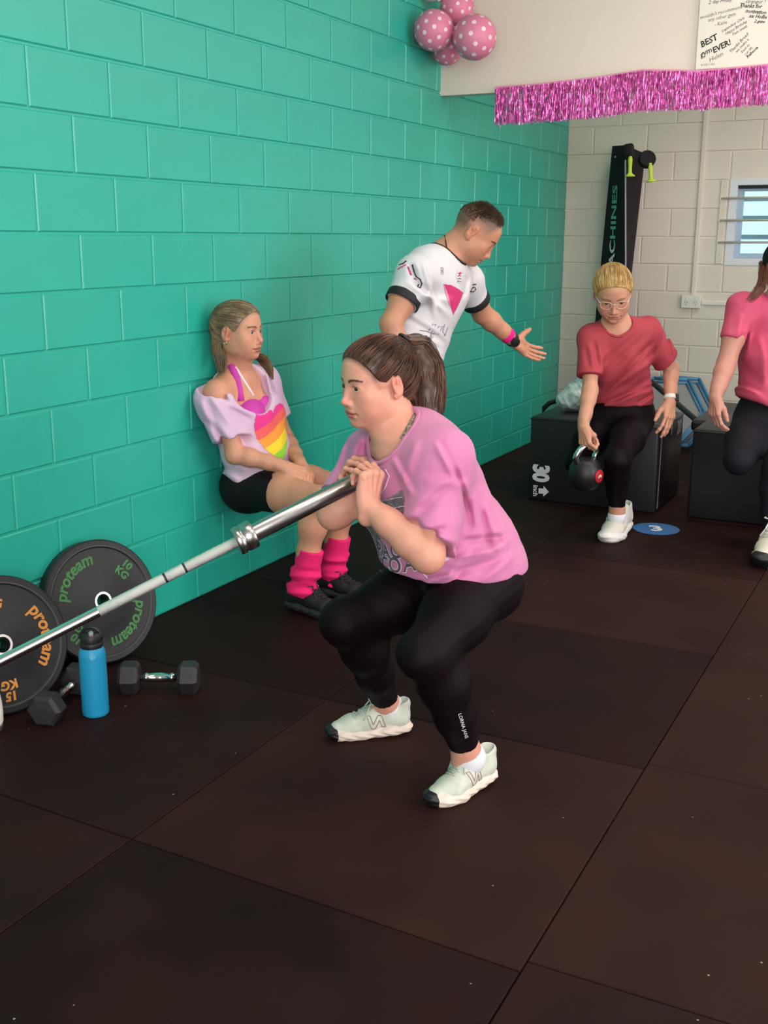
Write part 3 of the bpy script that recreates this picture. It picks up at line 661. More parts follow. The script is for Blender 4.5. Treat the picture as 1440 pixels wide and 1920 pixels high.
def polygonise(F, lo, hi, h, B=8):
    lo = np.asarray(lo,np.float32); hi = np.asarray(hi,np.float32); bs = h*B
    n = np.ceil((hi-lo)/bs).astype(int); g = np.stack(np.meshgrid(*[np.arange(q) for q in n], indexing='ij'),-1).reshape(-1,3)
    cen = (lo+(g+.5)*bs).astype(np.float32); rad = bs*.87
    d = F.eval(cen[:,None,:], cen, rad)[:,0]
    keep = np.abs(d) < rad*1.3+.003+(.02 if any(o[0] == 'd' for o in F.ops) else 0); g = g[keep]; cen = cen[keep]
    if len(g) == 0: return np.zeros((0,3)), np.zeros((0,4),int)
    loc = np.stack(np.meshgrid(*[np.arange(B+1)]*3, indexing='ij'),-1).reshape(-1,3)
    D = np.empty((len(g),(B+1)**3), np.float32)
    for i in range(0,len(g),400):
        P = (lo+(g[i:i+400,None,:]*B+loc[None])*h).astype(np.float32); D[i:i+400] = F.eval(P, cen[i:i+400], rad)
    N = (n*B+2).astype(np.int64)
    def key(q): return (q[...,0]*N[1]+q[...,1])*N[2]+q[...,2]
    if True:                                 # neighbouring blocks must agree on shared corners
        edge = np.nonzero(((loc == 0)|(loc == B)).any(1))[0]; kk = key((g[:,None,:]*B+loc[None,edge]).astype(np.int64)).ravel(); _,fi,inv = np.unique(kk,return_index=True,return_inverse=True)
        E_ = D[:,edge].ravel(); D[:,edge] = E_[fi][inv.reshape(-1)].reshape(len(g),-1)
    D = D.reshape(-1,B+1,B+1,B+1); S = D < 0
    c8 = [S[:,i:B+i,j:B+j,k:B+k] for i in (0,1) for j in (0,1) for k in (0,1)]
    cnt = sum(x.astype(np.int8) for x in c8); act = np.nonzero((cnt > 0)&(cnt < 8)); b,i,j,k = act
    gc = g[b]*B+np.stack([i,j,k],1); ks = key(gc.astype(np.int64)); order = np.argsort(ks); ks = ks[order]; b,i,j,k = b[order],i[order],j[order],k[order]; gc = gc[order]
    V = np.zeros((len(b),3), np.float32); W = np.zeros(len(b), np.float32)
    cor = [(x,y,z) for x in (0,1) for y in (0,1) for z in (0,1)]
    for p in range(8):
        for q in range(p+1,8):
            if sum(abs(cor[p][t]-cor[q][t]) for t in range(3)) != 1: continue
            dp = D[b,i+cor[p][0],j+cor[p][1],k+cor[p][2]]; dq = D[b,i+cor[q][0],j+cor[q][1],k+cor[q][2]]
            m = (dp < 0) != (dq < 0); t = np.where(m, dp/(dp-dq+1e-12), 0)
            V += np.where(m[:,None], np.array(cor[p],np.float32)+t[:,None]*(np.array(cor[q],np.float32)-np.array(cor[p],np.float32)), 0); W += m
    V = lo+(gc+V/W[:,None])*h
    FA = []
    for ax in range(3):
        u,v = [(1,2),(2,0),(0,1)][ax]
        e = [0,0,0]; e[ax] = 1
        s0 = S[b,i,j,k]; s1 = S[b,i+e[0],j+e[1],k+e[2]]; m = np.nonzero(s0 != s1)[0]
        q = gc[m].astype(np.int64); du = np.zeros(3,int); du[u] = 1; dv = np.zeros(3,int); dv[v] = 1
        ids = []; ok = np.ones(len(m),bool)
        for off in (0*du, du, du+dv, dv):
            kk = key(q-off); p = np.clip(np.searchsorted(ks,kk),0,len(ks)-1); ok &= (ks[p] == kk)&((q-off).min(-1) >= 0); ids.append(p)
        Q = np.stack(ids,1)[ok]; fl = s0[m][ok]; Q[~fl] = Q[~fl][:,::-1]; FA.append(Q)
    Q = np.concatenate(FA)
    return V, Q
def shape(F, boxes):
    """boxes: (lo, hi, h); later boxes own their volume"""
    VV=[];QQ=[];n=0
    for bi,(lo,hi,h) in enumerate(boxes):
        V,Q = polygonise(F,lo,hi,h)
        if len(Q) == 0: continue
        c = V[Q].mean(1); keep = np.ones(len(Q),bool)
        for (l2,h2,hh) in boxes[bi+1:]:
            m = 1.2*hh+.3*h; keep &= ~((c > np.asarray(l2)+m).all(1)&(c < np.asarray(h2)-m).all(1))
        Q = Q[keep]; used = np.unique(Q); mp = np.zeros(len(V),int); mp[used] = np.arange(len(used))
        VV.append(V[used]); QQ.append(mp[Q]+n); n += len(used)
    return np.concatenate(VV), np.concatenate(QQ)
def bbox(pts, m): pts = np.asarray(pts); return pts.min(0)-m, pts.max(0)+m
def wob(P, A, ph):
    return np.sin(P@np.asarray(A,np.float32)+ph)
def folds(amp, freq, dirs, warp=8., seed=0):
    """soft cloth folds running across the given directions"""
    r = np.random.default_rng(seed); dirs = [nrm(d).astype(np.float32) for d in dirs]; W1 = r.normal(size=(3,3)).astype(np.float32)*warp; W2 = r.normal(size=(3,3)).astype(np.float32)*warp*.6; ph = r.random(12)*6
    def f(P):
        q = np.sin(P@W1.T+ph[:3].astype(np.float32)); q2 = np.sin(P@W2.T+ph[3:6].astype(np.float32)); out = 0
        for i,d in enumerate(dirs):
            s = P@d*np.float32(freq*(1+.23*i))+1.3*q[...,i%3]+ph[6+i]
            out = out+(np.abs(np.sin(s))**.8-.6)*(.35+.65*(.5+.5*q2[...,(i+1)%3]))
        return (out*amp/len(dirs)).astype(np.float32)
    return f
def creases(segs, d, amp=.005, w=.011, seed=0):
    """hand-placed cloth creases: sighted line segments, each a ridge with a valley beside it"""
    r = np.random.default_rng(seed); n = VF.astype(np.float32); L=[]
    for (u0,v0),(u1,v1) in segs:
        a = at(u0,v0,d); b = at(u1,v1,d); t = b-a; t = t-VF*(t@VF); ln = np.linalg.norm(t); t /= ln; pr = np.cross(VF,t); L.append((a.astype(np.float32),t.astype(np.float32),pr.astype(np.float32),np.float32(ln),np.float32(amp*(.6+.8*r.random())*(1 if r.random() < .5 else -1)),np.float32(w*(.7+.8*r.random()))))
    def f(P):
        out = np.zeros(P.shape[:-1],np.float32)
        for a,t,pr,ln,am,ww in L:
            Q = P-a; x = Q@t/ln; m = (x > -.15)&(x < 1.15)
            if not m.any(): continue
            x = x[m]; y = (Q[m]@pr)/ww; e = np.clip(np.minimum(x+.15,1.15-x)/.35,0,1); out[m] += am*(y+.35)*np.exp(-y*y)*e*e*(3-2*e)*1.6
        return out
    return f
SKIN_BUMP = dict(bump=.12, bscale=500)
M_SKIN = mat('skin', '#d9a184', .48, attr='Col', sss=.12, spec=.4, vary=.06, vscale=60, **SKIN_BUMP)
M_EYEW = mat('eye_white', '#c4b9b4', .25); M_PUPIL = mat('pupil', '#0a0808', .1)

# ------------------------------------------------------------------ body parts
class Fr:
    """a local frame: origin o, axes M (columns right, forward, up), scale s"""
    def __init__(s, o, M, sc=1.): s.o = np.asarray(o,float); s.M = np.asarray(M,float); s.s = sc
    def w(s, p): return s.o+s.M@(np.asarray(p,float)*s.s)
    def loc(s, P): return ((P-s.o)@s.M)/s.s
    def d(s, v): return s.M@np.asarray(v,float)
def head_frame(c, fwd, up, sc=1.):
    y = nrm(fwd); z = nrm(np.asarray(up)-y*(np.asarray(up)@y)); return Fr(c, np.stack([np.cross(y,z),y,z],1), sc)
def add_head(F, H, male=False, chubby=0., mouth=0., blink=1., smile=0., noseup=0.):
    w,s,M = H.w,H.s,H.M
    def E(c,r,k,kind='u',rot=None):
        R = M if rot is None else M@rot
        F.ell(w(c), np.array(r)*s, R, k*s, kind)
    jw = .004 if male else 0.
    E((0,-.012,.034),(.0745,.094,.078),.0); E((0,.022,.040),(.066,.064,.058),.03)
    E((0,.028,-.022),(.062+chubby*.4,.060,.074),.03)
    for sx in (-1,1): E((sx*(.043+jw),.012,-.052),(.021+chubby*.5,.040,.034),.03)
    E((0,.048,-.068),(.040+jw+chubby,.040,.036),.028); E((0,.0715,-.092),(.019+jw,.0155,.0135),.018)
    for sx in (-1,1): E((sx*.040,.056,-.024),(.023+chubby*.5,.022,.022),.024); E((sx*.033,.058,-.048),(.018+chubby,.020,.022),.022)
    E((0,.074,.024),(.042,.0125,.011+.002*male),.016)
    for sx in (-1,1): E((sx*.032,.0995,.0035),(.0165,.0150,.0100),.012,'s')
    # eyelids
    for sx in (-1,1):
        E((sx*.0315,.0722,.003),(.0165,.0150,.0150),.006)
        E((sx*.0315,.093,.0025),(.0146,.020,.0062*blink),.0012,'s',rotm('Y',sx*5))
    # nose
    F.rc(w((0,.0815,.014)), w((0,.0995+.002*noseup,-.032+.003*noseup)), .0072*s, .0088*s, .012*s)
    E((0,.1015+.002*noseup,-.0350+.004*noseup),(.0092,.0092,.0084),.008)
    for sx in (-1,1): E((sx*.0115,.0915,-.0395),(.0068,.0095,.0068),.006); E((sx*.0060,.1000,-.0465),(.0036,.0055,.0034),.003,'s')
    # mouth
    E((0,.0690,-.060),(.031,.0255,.024),.018)
    zc = -.0645
    E((0,.0905,zc+.0052),(.0215,.0078,.0050),.004); E((0,.0890,zc-.0062),(.0185,.0082,.0056),.004)
    for sx in (-1,1): E((sx*.012,.0955,zc+.001*smile),(.0135,.0070,.0011),.0025,'s',rotm('Y',sx*(6+smile*-14)))
    E((0,.0935,zc-.0165),(.016,.006,.0045),.010,'s'); 
    for sx in (-1,1): E((sx*.026,.087,zc-.001),(.004,.006,.004),.006,'s')
    # ears
    for sx in (-1,1):
        tilt = rotm('X',-14)@rotm('Z',sx*-18)
        E((sx*.0765,-.014,-.002),(.0075,.0185,.0300),.008,'u',tilt)
        E((sx*.0845,-.0115,.003),(.0085,.0122,.0205),.003,'s',tilt)
        E((sx*.0805,-.004,-.006),(.0035,.0040,.0065),.003,'u',tilt); E((sx*.0795,-.013,.010),(.0030,.0030,.0110),.003,'u',tilt@rotm('X',25)); E((sx*.0755,-.008,-.0275),(.006,.0095,.0090),.006,'u',tilt)
def head_color(V, H, skin, brow, lip, C, hair=None, blush=.25, male=False, lash=True):
    """paints lips, brows, lash line and a little redness; C is the colour array to fill"""
    L = H.loc(V); x,y,z = np.abs(L[:,0]),L[:,1],L[:,2]; near = (np.linalg.norm(L-np.array([0,.03,-.01]),axis=1) < .16)
    def mixc(w,c):
        w = np.clip(w,0,1)[:,None]*near[:,None]; C[:] = C*(1-w)+np.asarray(c)*w
    face = y > .03
    red = np.array(skin)*np.array([1.02,.72,.68])
    mixc(blush*np.exp(-(((x-.043)/.02)**2+((z+.028)/.018)**2))*face, red); mixc(.35*np.exp(-((x/.013)**2+((z+.038)/.014)**2))*(y>.085), red)
    mixc(.5*np.exp(-(((L[:,2]+.002)/.035)**2))*(x>.074)*(y<.02), red)
    if hair is not None:
        q = (((L-np.array((0,.120,-.03)))/np.array((.13,.106,.118)))**2).sum(1); w = np.clip((q-.80)/.20,0,1)*(z > -.005)*.75; w *= np.clip((.074-x)/.014+np.clip((z-.012)/.02,0,1),0,1); mixc(w,hair)
    # lips
    zc=-.0645; lw = (1-(x/.0235)**2); mixc(((z < zc+.0016+.0078*np.clip(lw,0,1)**.6)&(z > zc-.0016-.0100*np.clip(lw,0,1)**.6)&(lw>0)&(y>.078))*.85, lip)
    mixc((np.abs(z-zc) < .0013)*(x < .022)*(y > .078)*.6, np.array(lip)*.45)
    # brows
    zb = .0205+.0045*np.clip(1-((x-.034)/.02)**2,-1.5,1)-.02*np.clip(x-.045,0,1); th = .0037*(1-np.clip((x-.02)/.045,0,1)*.5)*(1.25 if male else 1)
    mixc(np.clip((th-np.abs(z-zb))/.0015+.4,0,1)*((x>.012)&(x<.052)&(y>.04)), brow)
    # lash line
    if lash:
        ex = (x-.0315)/.0148; top = .0025+.0064*np.sqrt(np.clip(1-ex**2,0,1))
        mixc(np.clip(1.1-np.abs(z-top)/.0016,0,1)*(np.abs(ex)<1.05)*(y>.06)*.75, np.array(brow)*.5)
        mixc(.35*np.exp(-(((x-.0315)/.016)**2+((z-.009)/.006)**2))*(y>.06), np.array(skin)*np.array([.72,.58,.56]))
    return C
def add_eyes(H, iris, gaze, parent, r=.0140):
    for sx in (-1,1):
        c = H.w((sx*.0315,.0718,.003)); g = nrm(H.d(gaze)); f = frame(g,H.M[:,2]); rr = r*H.s
        n=20; V=[];Fc=[];mi=[]
        ths = [0,.16,.25,.40,.52,.62,.8,1.0,1.3,1.6,2.0,2.5,3.1]
        for th in ths:
            for j in range(n): a=2*PI*j/n; bul = 1.04 if th < .5 else 1.; V.append(c+f@np.array([math.sin(th)*math.cos(a),math.sin(th)*math.sin(a),math.cos(th)*bul])*rr)
        for i in range(len(ths)-1):
            for j in range(n): Fc.append((i*n+j,i*n+(j+1)%n,(i+1)*n+(j+1)%n,(i+1)*n+j)); mi.append(2 if ths[i+1] < .27 else (1 if ths[i+1] < .65 else 0))
        mesh('eye', V, Fc, None, parent, smooth=True, mats=[M_EYEW,iris,M_PUPIL], mi=mi)
FING = {'index':(.029,.086,(.042,.026,.021),.0088),'middle':(.0095,.089,(.046,.029,.022),.0090),'ring':(-.0105,.086,(.042,.027,.021),.0085),'pinky':(-.0285,.078,(.033,.021,.018),.0075)}
def add_hand(F, wrist, along, dorsal, side, curl, spread=(6,0,-5,-12), thumb=((.45,.65,-.35),(.2,.95,-.25)), sc=1.0, twist=None):
    """side +1: thumb on the +x side of (x = along x dorsal ... mirrored by side). curl: per finger (mcp,pip,dip) degrees"""
    y = nrm(along); z = nrm(np.asarray(dorsal)-y*(np.asarray(dorsal)@y)); x = np.cross(y,z)*side; T = []
    A = np.stack([x,y,z],1)
    def w(p): return np.asarray(wrist)+A@(np.asarray(p,float)*sc)
    for nm in FING:
        bx_,by_,_,_ = FING[nm]; F.rc(w((bx_*.45,.006,0)), w((bx_,by_-.004,0)), .0165*sc, .0125*sc, .014*sc, A[:,2], .78)
    for nm in FING:
        bx_,by_,_,r_ = FING[nm]; F.ell(w((bx_,by_-.004,.0055)), r_*1.05*sc, None, .006*sc); F.rc(w((bx_*.5,.022,.0145)), w((bx_*.96,by_-.012,.0085)), .0028*sc, .0036*sc, .007*sc)
    F.ell(w((.020,.034,-.010)), np.array((.017,.030,.014))*sc, A, .014*sc); F.ell(w((-.022,.036,-.008)), np.array((.013,.032,.013))*sc, A, .014*sc)
    F.rc(w((0,-.03,0)), w((0,.012,0)), .0255*sc, .0235*sc, .016*sc, A[:,2], .72)
    tips = {}
    for fi,nm in enumerate(FING):
        bx_,by_,ls,r = FING[nm]; p = np.array([bx_,by_,.001]); c = curl[fi]; a = 0; sp = math.radians(spread[fi]); pts=[p]
        for li,l in enumerate(ls):
            a += math.radians(c[li]); d = np.array([math.sin(sp)*math.cos(a), math.cos(sp)*math.cos(a), -math.sin(a)]); p = p+d*l; pts.append(p)
        rr = [r,r*.95,r*.88,r*.74]; W = [w(q) for q in pts]
        for i in range(3): F.rc(W[i],W[i+1],rr[i]*sc*(1.03),rr[i+1]*sc,.004*sc)
        for i in (1,2): F.ell(W[i], r*.98*sc, None, .004*sc)
        tips[nm] = W
    p0 = np.array([.016,.018,-.008]); p1 = p0+nrm(thumb[0])*.044; p2 = p1+nrm(thumb[1])*.032; p3 = p2+nrm(thumb[2] if len(thumb)>2 else thumb[1])*.026
    W = [w(p0),w(p1),w(p2),w(p3)]; F.chain(W,[.0165*sc,.0118*sc,.0108*sc,.0085*sc],.008*sc); tips['thumb'] = W
    return tips
def add_arm(F, sh, el, wr, r=(.050,.046,.040,.041,.027), k=.03, elbow_dir=None):
    sh,el,wr = map(np.asarray,(sh,el,wr)); F.ell(sh, r[0]*1.08, None, k)
    m = sh*.45+el*.55; F.chain([sh,m,el],[r[0],r[1],r[2]],k*.7)
    m1 = el*.72+wr*.28; m2 = el*.35+wr*.65; F.chain([el,m1,m2,wr],[r[2]*.97,r[3],r[3]*.82,r[4]],k*.6)
    if elbow_dir is not None: F.ell(el+nrm(elbow_dir)*.012, .030, None, .03)
def add_leg(F, hip, kn, an, r=(.088,.078,.058,.056,.036), front=None, k=.03, calf=.016, infl=0.):
    hip,kn,an = map(np.asarray,(hip,kn,an)); r = [q+infl for q in r]
    m = hip*.5+kn*.5; F.chain([hip,m,kn],[r[0],r[1],r[2]],k)
    bk = -nrm(front) if front is not None else np.zeros(3)
    c1 = kn*.70+an*.30+bk*calf; c2 = kn*.38+an*.62+bk*calf*.6; F.chain([kn,c1,c2,an],[r[2]*.93,r[3]+.002,r[3]*.80,r[4]],k)
    if front is not None: F.ell(kn+nrm(front)*.016, r[2]*.82, None, .03)

# ------------------------------------------------------------------ hair
def strand_mesh(paths, rad, n=3):
    """paths (S,K,3); thin tapered tubes, one mesh"""
    P = np.asarray(paths,float); S_,K,_ = P.shape; T = np.gradient(P,axis=1); T /= np.linalg.norm(T,axis=2,keepdims=True)+1e-9
    ref = np.array([.3,.2,.93]); N = ref-T*(T@ref)[...,None]; N /= np.linalg.norm(N,axis=2,keepdims=True)+1e-9; B = np.cross(T,N); tp = np.array(rad)
    a = np.arange(n)*2*PI/n
    V = P[:,:,None,:]+tp[:,:,None,None]*(np.cos(a)[None,None,:,None]*N[:,:,None,:]+np.sin(a)[None,None,:,None]*B[:,:,None,:])
    base = (np.arange(S_)*K*n)[:,None,None]+(np.arange(K-1)*n)[None,:,None]+np.arange(n)[None,None,:]; nx = (np.arange(n)+1)%n; base2 = (np.arange(S_)*K*n)[:,None,None]+(np.arange(K-1)*n)[None,:,None]+nx[None,None,:]
    Q = np.stack([base,base2,base2+n,base+n],-1).reshape(-1,4)
    return V.reshape(-1,3), Q
def arc_paths(H, cc, rr, starts, T, K=12, lift=.004, jit=.1, seed=1, on=None):
    """combed hair: great arcs over the cranium ellipsoid from start directions to the gathering direction T"""
    r = np.random.default_rng(seed); cc = np.asarray(cc); rr = np.asarray(rr); T = nrm(T); out=[]
    for s0 in starts:
        s = nrm(s0); Tj = nrm(T+r.normal(size=3)*jit); om = math.acos(np.clip(s@Tj,-1,1)); t = np.linspace(0,1,K)[:,None]
        D = (np.sin((1-t)*om)*s+np.sin(t*om)*Tj)/max(math.sin(om),1e-3); D /= np.linalg.norm(D,axis=1,keepdims=True)
        q = 1/np.sqrt(((D/rr)**2).sum(1)); lf = lift*(.35+.65*np.sin(np.linspace(.15,1,K)*PI*.55))*(.6+.8*r.random())
        if on is None: L = cc+D*(q+lf)[:,None]; out.append([H.w(p) for p in L]); continue
        W_=[]; c0 = H.w(cc)
        for i in range(K):
            dw = H.d(D[i]); h = on.ray_cast(Vector(c0+dw*.22),Vector(-dw),.22); rad = (np.linalg.norm(np.array(h[0])-c0) if h[0] is not None else 0); rad = max(rad, (q[i]-.003)*H.s); W_.append(c0+dw*(rad+(lf[i]-.0015)*H.s))
        out.append(W_)
    return np.array(out)
def scalp_dirs(n, test, seed=2):
    r = np.random.default_rng(seed); out=[]
    while len(out) < n:
        v = r.normal(size=3); v /= np.linalg.norm(v)
        if test(v): out.append(v)
    return out
def tail_paths(pts, width, n, seed=3, K=16, flat=.7, tipvar=.25, side=None):
    """ponytail strands around a centre curve; width = radii along it"""
    r = np.random.default_rng(seed); pts = np.asarray(pts,float); m = len(pts); out=[]; t0 = np.linspace(0,1,m)
    T = np.gradient(pts,axis=0); T /= np.linalg.norm(T,axis=1,keepdims=True); sd = nrm(side if side is not None else VR)
    for i in range(n):
        q = math.sqrt(r.random()); a = r.random()*2*PI; e = 1-tipvar*r.random()**2; t = np.linspace(0,e,K)
        C = np.stack([np.interp(t,t0,pts[:,k]) for k in range(3)],1); TT = np.stack([np.interp(t,t0,T[:,k]) for k in range(3)],1)
        N = sd-TT*(TT@sd)[:,None]; N /= np.linalg.norm(N,axis=1,keepdims=True); B = np.cross(TT,N); w = np.interp(t,t0,width)
        wv = .12*np.sin(t*9+r.random()*6)*w
        out.append(C+N*(q*math.cos(a)*w+wv)[:,None]+B*(q*math.sin(a)*w*flat)[:,None])
    return np.array(out)
def hair_mat(name, c, c2, rough=.38):
    m = mat(name, c, rough, spec=.5, vary=.5, vscale=22, col2=c2, stretch=(1,1,1), detail=3); return m

# ------------------------------------------------------------------ shoes
def shoe(heel, toe, lat, mu, ms, mo, ml, parent, sc=1.0, roll=0., toe_up=0., black_toe=True, logo=None, ankle=None, up=None, hgt=1., h=.0042):
    """running shoe from heel point to toe point (both on the ground line); lat = direction to the outer side"""
    heel,toe = np.asarray(heel,float),np.asarray(toe,float); y = nrm(toe-heel); L = np.linalg.norm(toe-heel); up = nrm(up if up is not None else (0,0,1)); up = nrm(up-y*(up@y)); x = nrm(np.cross(y,up)); x = x if x@np.asarray(lat) > 0 else -x
    A = np.stack([x,y,up],1); k = L/.28
    def w(p): return heel+A@(np.asarray(p,float)*k)
    box = [w((sx,sy,sz)) for sx in (-.085,.085) for sy in (-.04,.33) for sz in (-.03,.19)]; lo,hi = bbox(box,0)
    # sole: rocker profile
    S = Field()
    sole = [((.0,.036,.027),.038),((.0,.080,.025),.038),((.004,.13,.021),.037),((.008,.19,.0185),.046),((.004,.240,.022),.042),((-.002,.270,.034),.028)]
    pts = [w(p) for p,_ in sole]; rad = [r*k for _,r in sole]
    for i in range(len(pts)-1): S.rc(pts[i],pts[i+1],rad[i],rad[i+1],.02*k,up,.60)
    gw = (x*60+y*130).astype(np.float32)/k; S.disp(lambda P: (.0013*np.sin(P@gw+3*np.sin(P@(up*160/k).astype(np.float32)))).astype(np.float32))
    S.plane(w((0,0,.0)), -up, .004)
    V,Q = shape(S,[(lo,hi,h*1.1)])
    so_root = None
    U = Field()
    U.rc(w((0,.045,.062)),w((.004,.150,.054)),.034*k,.036*k,.02*k); U.rc(w((.004,.150,.054)),w((.007,.205,.043)),.037*k,.041*k,.025*k,up,.85); U.rc(w((.007,.205,.043)),w((.0,.252,.041)),.042*k,.029*k,.02*k,up,.75)
    U.rc(w((0,.047,.06)),w((0,.036,.108*hgt)),.0345*k,.030*k,.02*k); U.rc(w((0,.085,.08)),w((.0,.078,.104*hgt)),.034*k,.030*k,.02*k); U.rc(w((.002,.15,.060)),w((0,.092,.110*hgt)),.030*k,.022*k,.025*k)
    U.ell(w((0,.058,.136*hgt)),np.array((.0290,.044,.036))*k,A@rotm('X',12),.008*k,'s')
    U.plane(w((0,0,.030)),-up,.004)
    V2,Q2 = shape(U,[(lo,hi,h)])
    o = mesh('shoe', V2, Q2, mu, parent, smooth=True)
    mesh('sole', V, Q, ms, o, smooth=True)
    if black_toe:
        T_ = S.copy(); T_.ops = [op for op in T_.ops]; T_.plane(w((0,.270,0)), -y+x*.25, .002); T_.disp(lambda P: np.full(P.shape[:-1],-.0016*k,np.float32)); V,Q = shape(T_,[(lo,hi,h)]); mesh('toe_bumper', V, Q, mo, o, smooth=True)
    # tongue and laces
    tg = Field(); tg.rc(w((0,.150,.090)),w((0,.100,.130*hgt)),.021*k,.022*k,.01*k,nrm(A@np.array([0,.6,.8])),.28); V,Q = shape(tg,[(lo,hi,h)]); mesh('tongue', V, Q, mu, o, smooth=True)
    bv = BVHTree.FromPolygons(V2.tolist(), Q2.tolist())
    def drop(px,py,off):
        p = w((px,py,.2)); h = bv.ray_cast(Vector(p),Vector(-up)); return (np.array(h[0])+up*off) if h[0] is not None else w((px,py,.07))
    mb = MB()
    for i,py in enumerate((.196,.178,.160,.142)):
        xs = np.linspace(-.020,.020,9); mb.tube([drop(q,py+.006*math.cos(q/.02*PI*.5),.003*k) for q in xs],.0030*k,6,flat=.7)
        xs = np.linspace(-.020,.020,7); mb.tube([drop(q,py-.009+.012*(q/.04+.5),.0045*k) for q in xs],.0026*k,6,flat=.7)
    kn = drop(0,.126,.006*k)
    for sx in (-1,1):
        t = np.linspace(0,2*PI,16); mb.tube([kn+x*sx*(.018*(1-np.cos(q))*.9)*k+y*(.012*np.sin(q)+.008)*k+up*(.006*np.sin(q*.5)*1.5-.010*(1-np.cos(q))*.3)*k for q in t],.0024*k,6,cap=False)
        mb.tube([kn, kn+x*sx*.012*k+y*.018*k+up*.004*k, drop(sx*.022,.160,.004*k), drop(sx*.034,.172,.004*k)],.0024*k,6)
    mb.ell = None; lo_ = mb.build('laces', ml, o, smooth=True)
    if logo is not None:
        # the big letter on the outer side of the upper
        V3,F3 = text_mesh('N', .062, .0, .25); side = x if logo > 0 else -x; P=[]
        outl = [(-.022,-.026),(-.010,.026),(.000,.026),(.014,-.008),(.021,.026),(.031,.026),(.018,-.026),(.008,-.026),(-.004,.008),(-.012,-.026)]
        def proj2(a,b):
            p = w((0,.125+a*1.25,.064+b*.85))+side*.08*k; h = bv.ray_cast(Vector(p),Vector(-side)); return (np.array(h[0])+side*.0012) if h[0] is not None else w((.03*np.sign(logo),.118+a,.052+b))
        ring=[]
        for i in range(len(outl)):
            a,b = outl[i],outl[(i+1)%len(outl)]
            for t in np.linspace(0,1,5)[:-1]: ring.append(proj2(a[0]*(1-t)+b[0]*t, a[1]*(1-t)+b[1]*t))
        mb = MB(); mb.tube(ring+[ring[0]],.0013*k,5,cap=False); mb.build('letter_outline', M_LOGO, o)
    return o
M_LOGO = mat('shoe_logo', '#a07f7c', .5)
# ================================================================== people
VFh = nrm(VF*np.array([1,1,0])); VRh = nrm(VR*np.array([1,1,0])); UP = np.array([0,0,1.])
def torso_frame(pel, nb, right):
    z = nrm(np.asarray(nb)-np.asarray(pel)); x = nrm(np.asarray(right)-z*(np.asarray(right)@z)); return np.stack([x,np.cross(z,x),z],1)
def hair_cap(H, name, m, parent, infl=.002, face=((0,.120,-.03),(.13,.106,.118)), low=((0,-.05,-.045),(0,.35,-1)), ear=True, groove=None, grow=(1,1,1)):
    F = Field(); M=H.M; s=H.s
    F.ell(H.w((0,-.012,.034)),(np.array((.0745,.094,.078))+infl)*np.array(grow)*s,M,0); F.ell(H.w((0,.022,.040)),(np.array((.066,.064,.058))+infl)*s,M,.03*s); F.rc(H.w((0,-.045,.0)),H.w((0,-.055,-.05)),(.060+infl)*s,(.048+infl)*s,.03*s)
    F.ell(H.w(face[0]),np.array(face[1])*s,M,.006*s,'s')
    if ear:
        for sx in (-1,1): F.ell(H.w((sx*.085,-.004,-.012)),np.array((.034,.025,.032))*s,M,.006*s,'s')
    F.plane(H.w(low[0]),H.d(low[1]),.006)
    if groove is not None: F.disp(groove)
    c = H.w((0,-.01,.03)); V,Q = shape(F,[(c-.16*s,c+.16*s,.0035)])
    H.cap = bvh(V,Q); return mesh(name, V, Q, m, parent, smooth=True)
def strands(name, paths, r0, m, parent, taper=True):
    P = np.asarray(paths); K = P.shape[1]; t = np.linspace(0,1,K); rad = np.broadcast_to(r0*(1-.75*t**3 if taper else 1+0*t),P.shape[:2])*(.7+.6*np.random.default_rng(5).random(P.shape[0]))[:,None]
    V,Q = strand_mesh(P,rad); o = mesh(name,V,Q,m,parent,smooth=True); o['kind'] = 'stuff'; return o
CR = ((0,-.012,.034),(.0790,.0985,.0825))
def hair_test(rel=.95):
    def t(v):
        p = np.array(CR[0])+v/np.sqrt(((v/np.array(CR[1]))**2).sum())
        q = ((p-np.array((0,.120,-.03)))/np.array((.13,.106,.118))); 
        if (q**2).sum() < rel: return False
        if ((p[1]+.05)*.35-(p[2]+.045)) > -.004: return False
        if abs(p[0]) > .05 and abs(p[1]+.004) < .027 and p[2] < .022: return False
        if p[1] > .0 and p[2] < .028: return False
        return True
    return t
def near_line(test, n, seed, band=.10):
    """start directions hugging the hairline plus some over the scalp"""
    r = np.random.default_rng(seed); out=[]
    while len(out) < n:
        v = r.normal(size=3); v/=np.linalg.norm(v)
        if not test(v): continue
        edge = any(not test(nrm(v+d)) for d in ((0,band,0),(0,band*.7,-band*.7),(0,-band*.3,-band)))
        if edge or r.random() < .25: out.append(v)
    return out
def px(p):
    q = CROT.T@(np.asarray(p)-CAM); return 720+F_PX*q[0]/-q[2], 960-F_PX*q[1]/-q[2]
def proj_print(name, V, Fc, base, ux, uy, ray, bv, m, parent, off=.002, keep=None):
    """lays a flat print on a garment by casting along ray"""
    ray = nrm(ray); P=[]
    for v in V:
        p = np.asarray(base)+np.asarray(ux)*v[0]+np.asarray(uy)*v[1]; h = bv.ray_cast(Vector(p-ray*.4),Vector(ray),1.0); P.append(np.array(h[0])-ray*off if h[0] is not None else None)
    Fc = [f for f in Fc if all(P[i] is not None for i in f) and max(np.linalg.norm(P[f[0]]-P[i]) for i in f) < .05 and (keep is None or keep(np.mean([P[i] for i in f],axis=0)))]
    if not Fc: return None
    return mesh(name,[q if q is not None else np.zeros(3) for q in P],Fc,m,parent)
def bvh(V,Q): return BVHTree.FromPolygons(V.tolist(),Q.tolist())
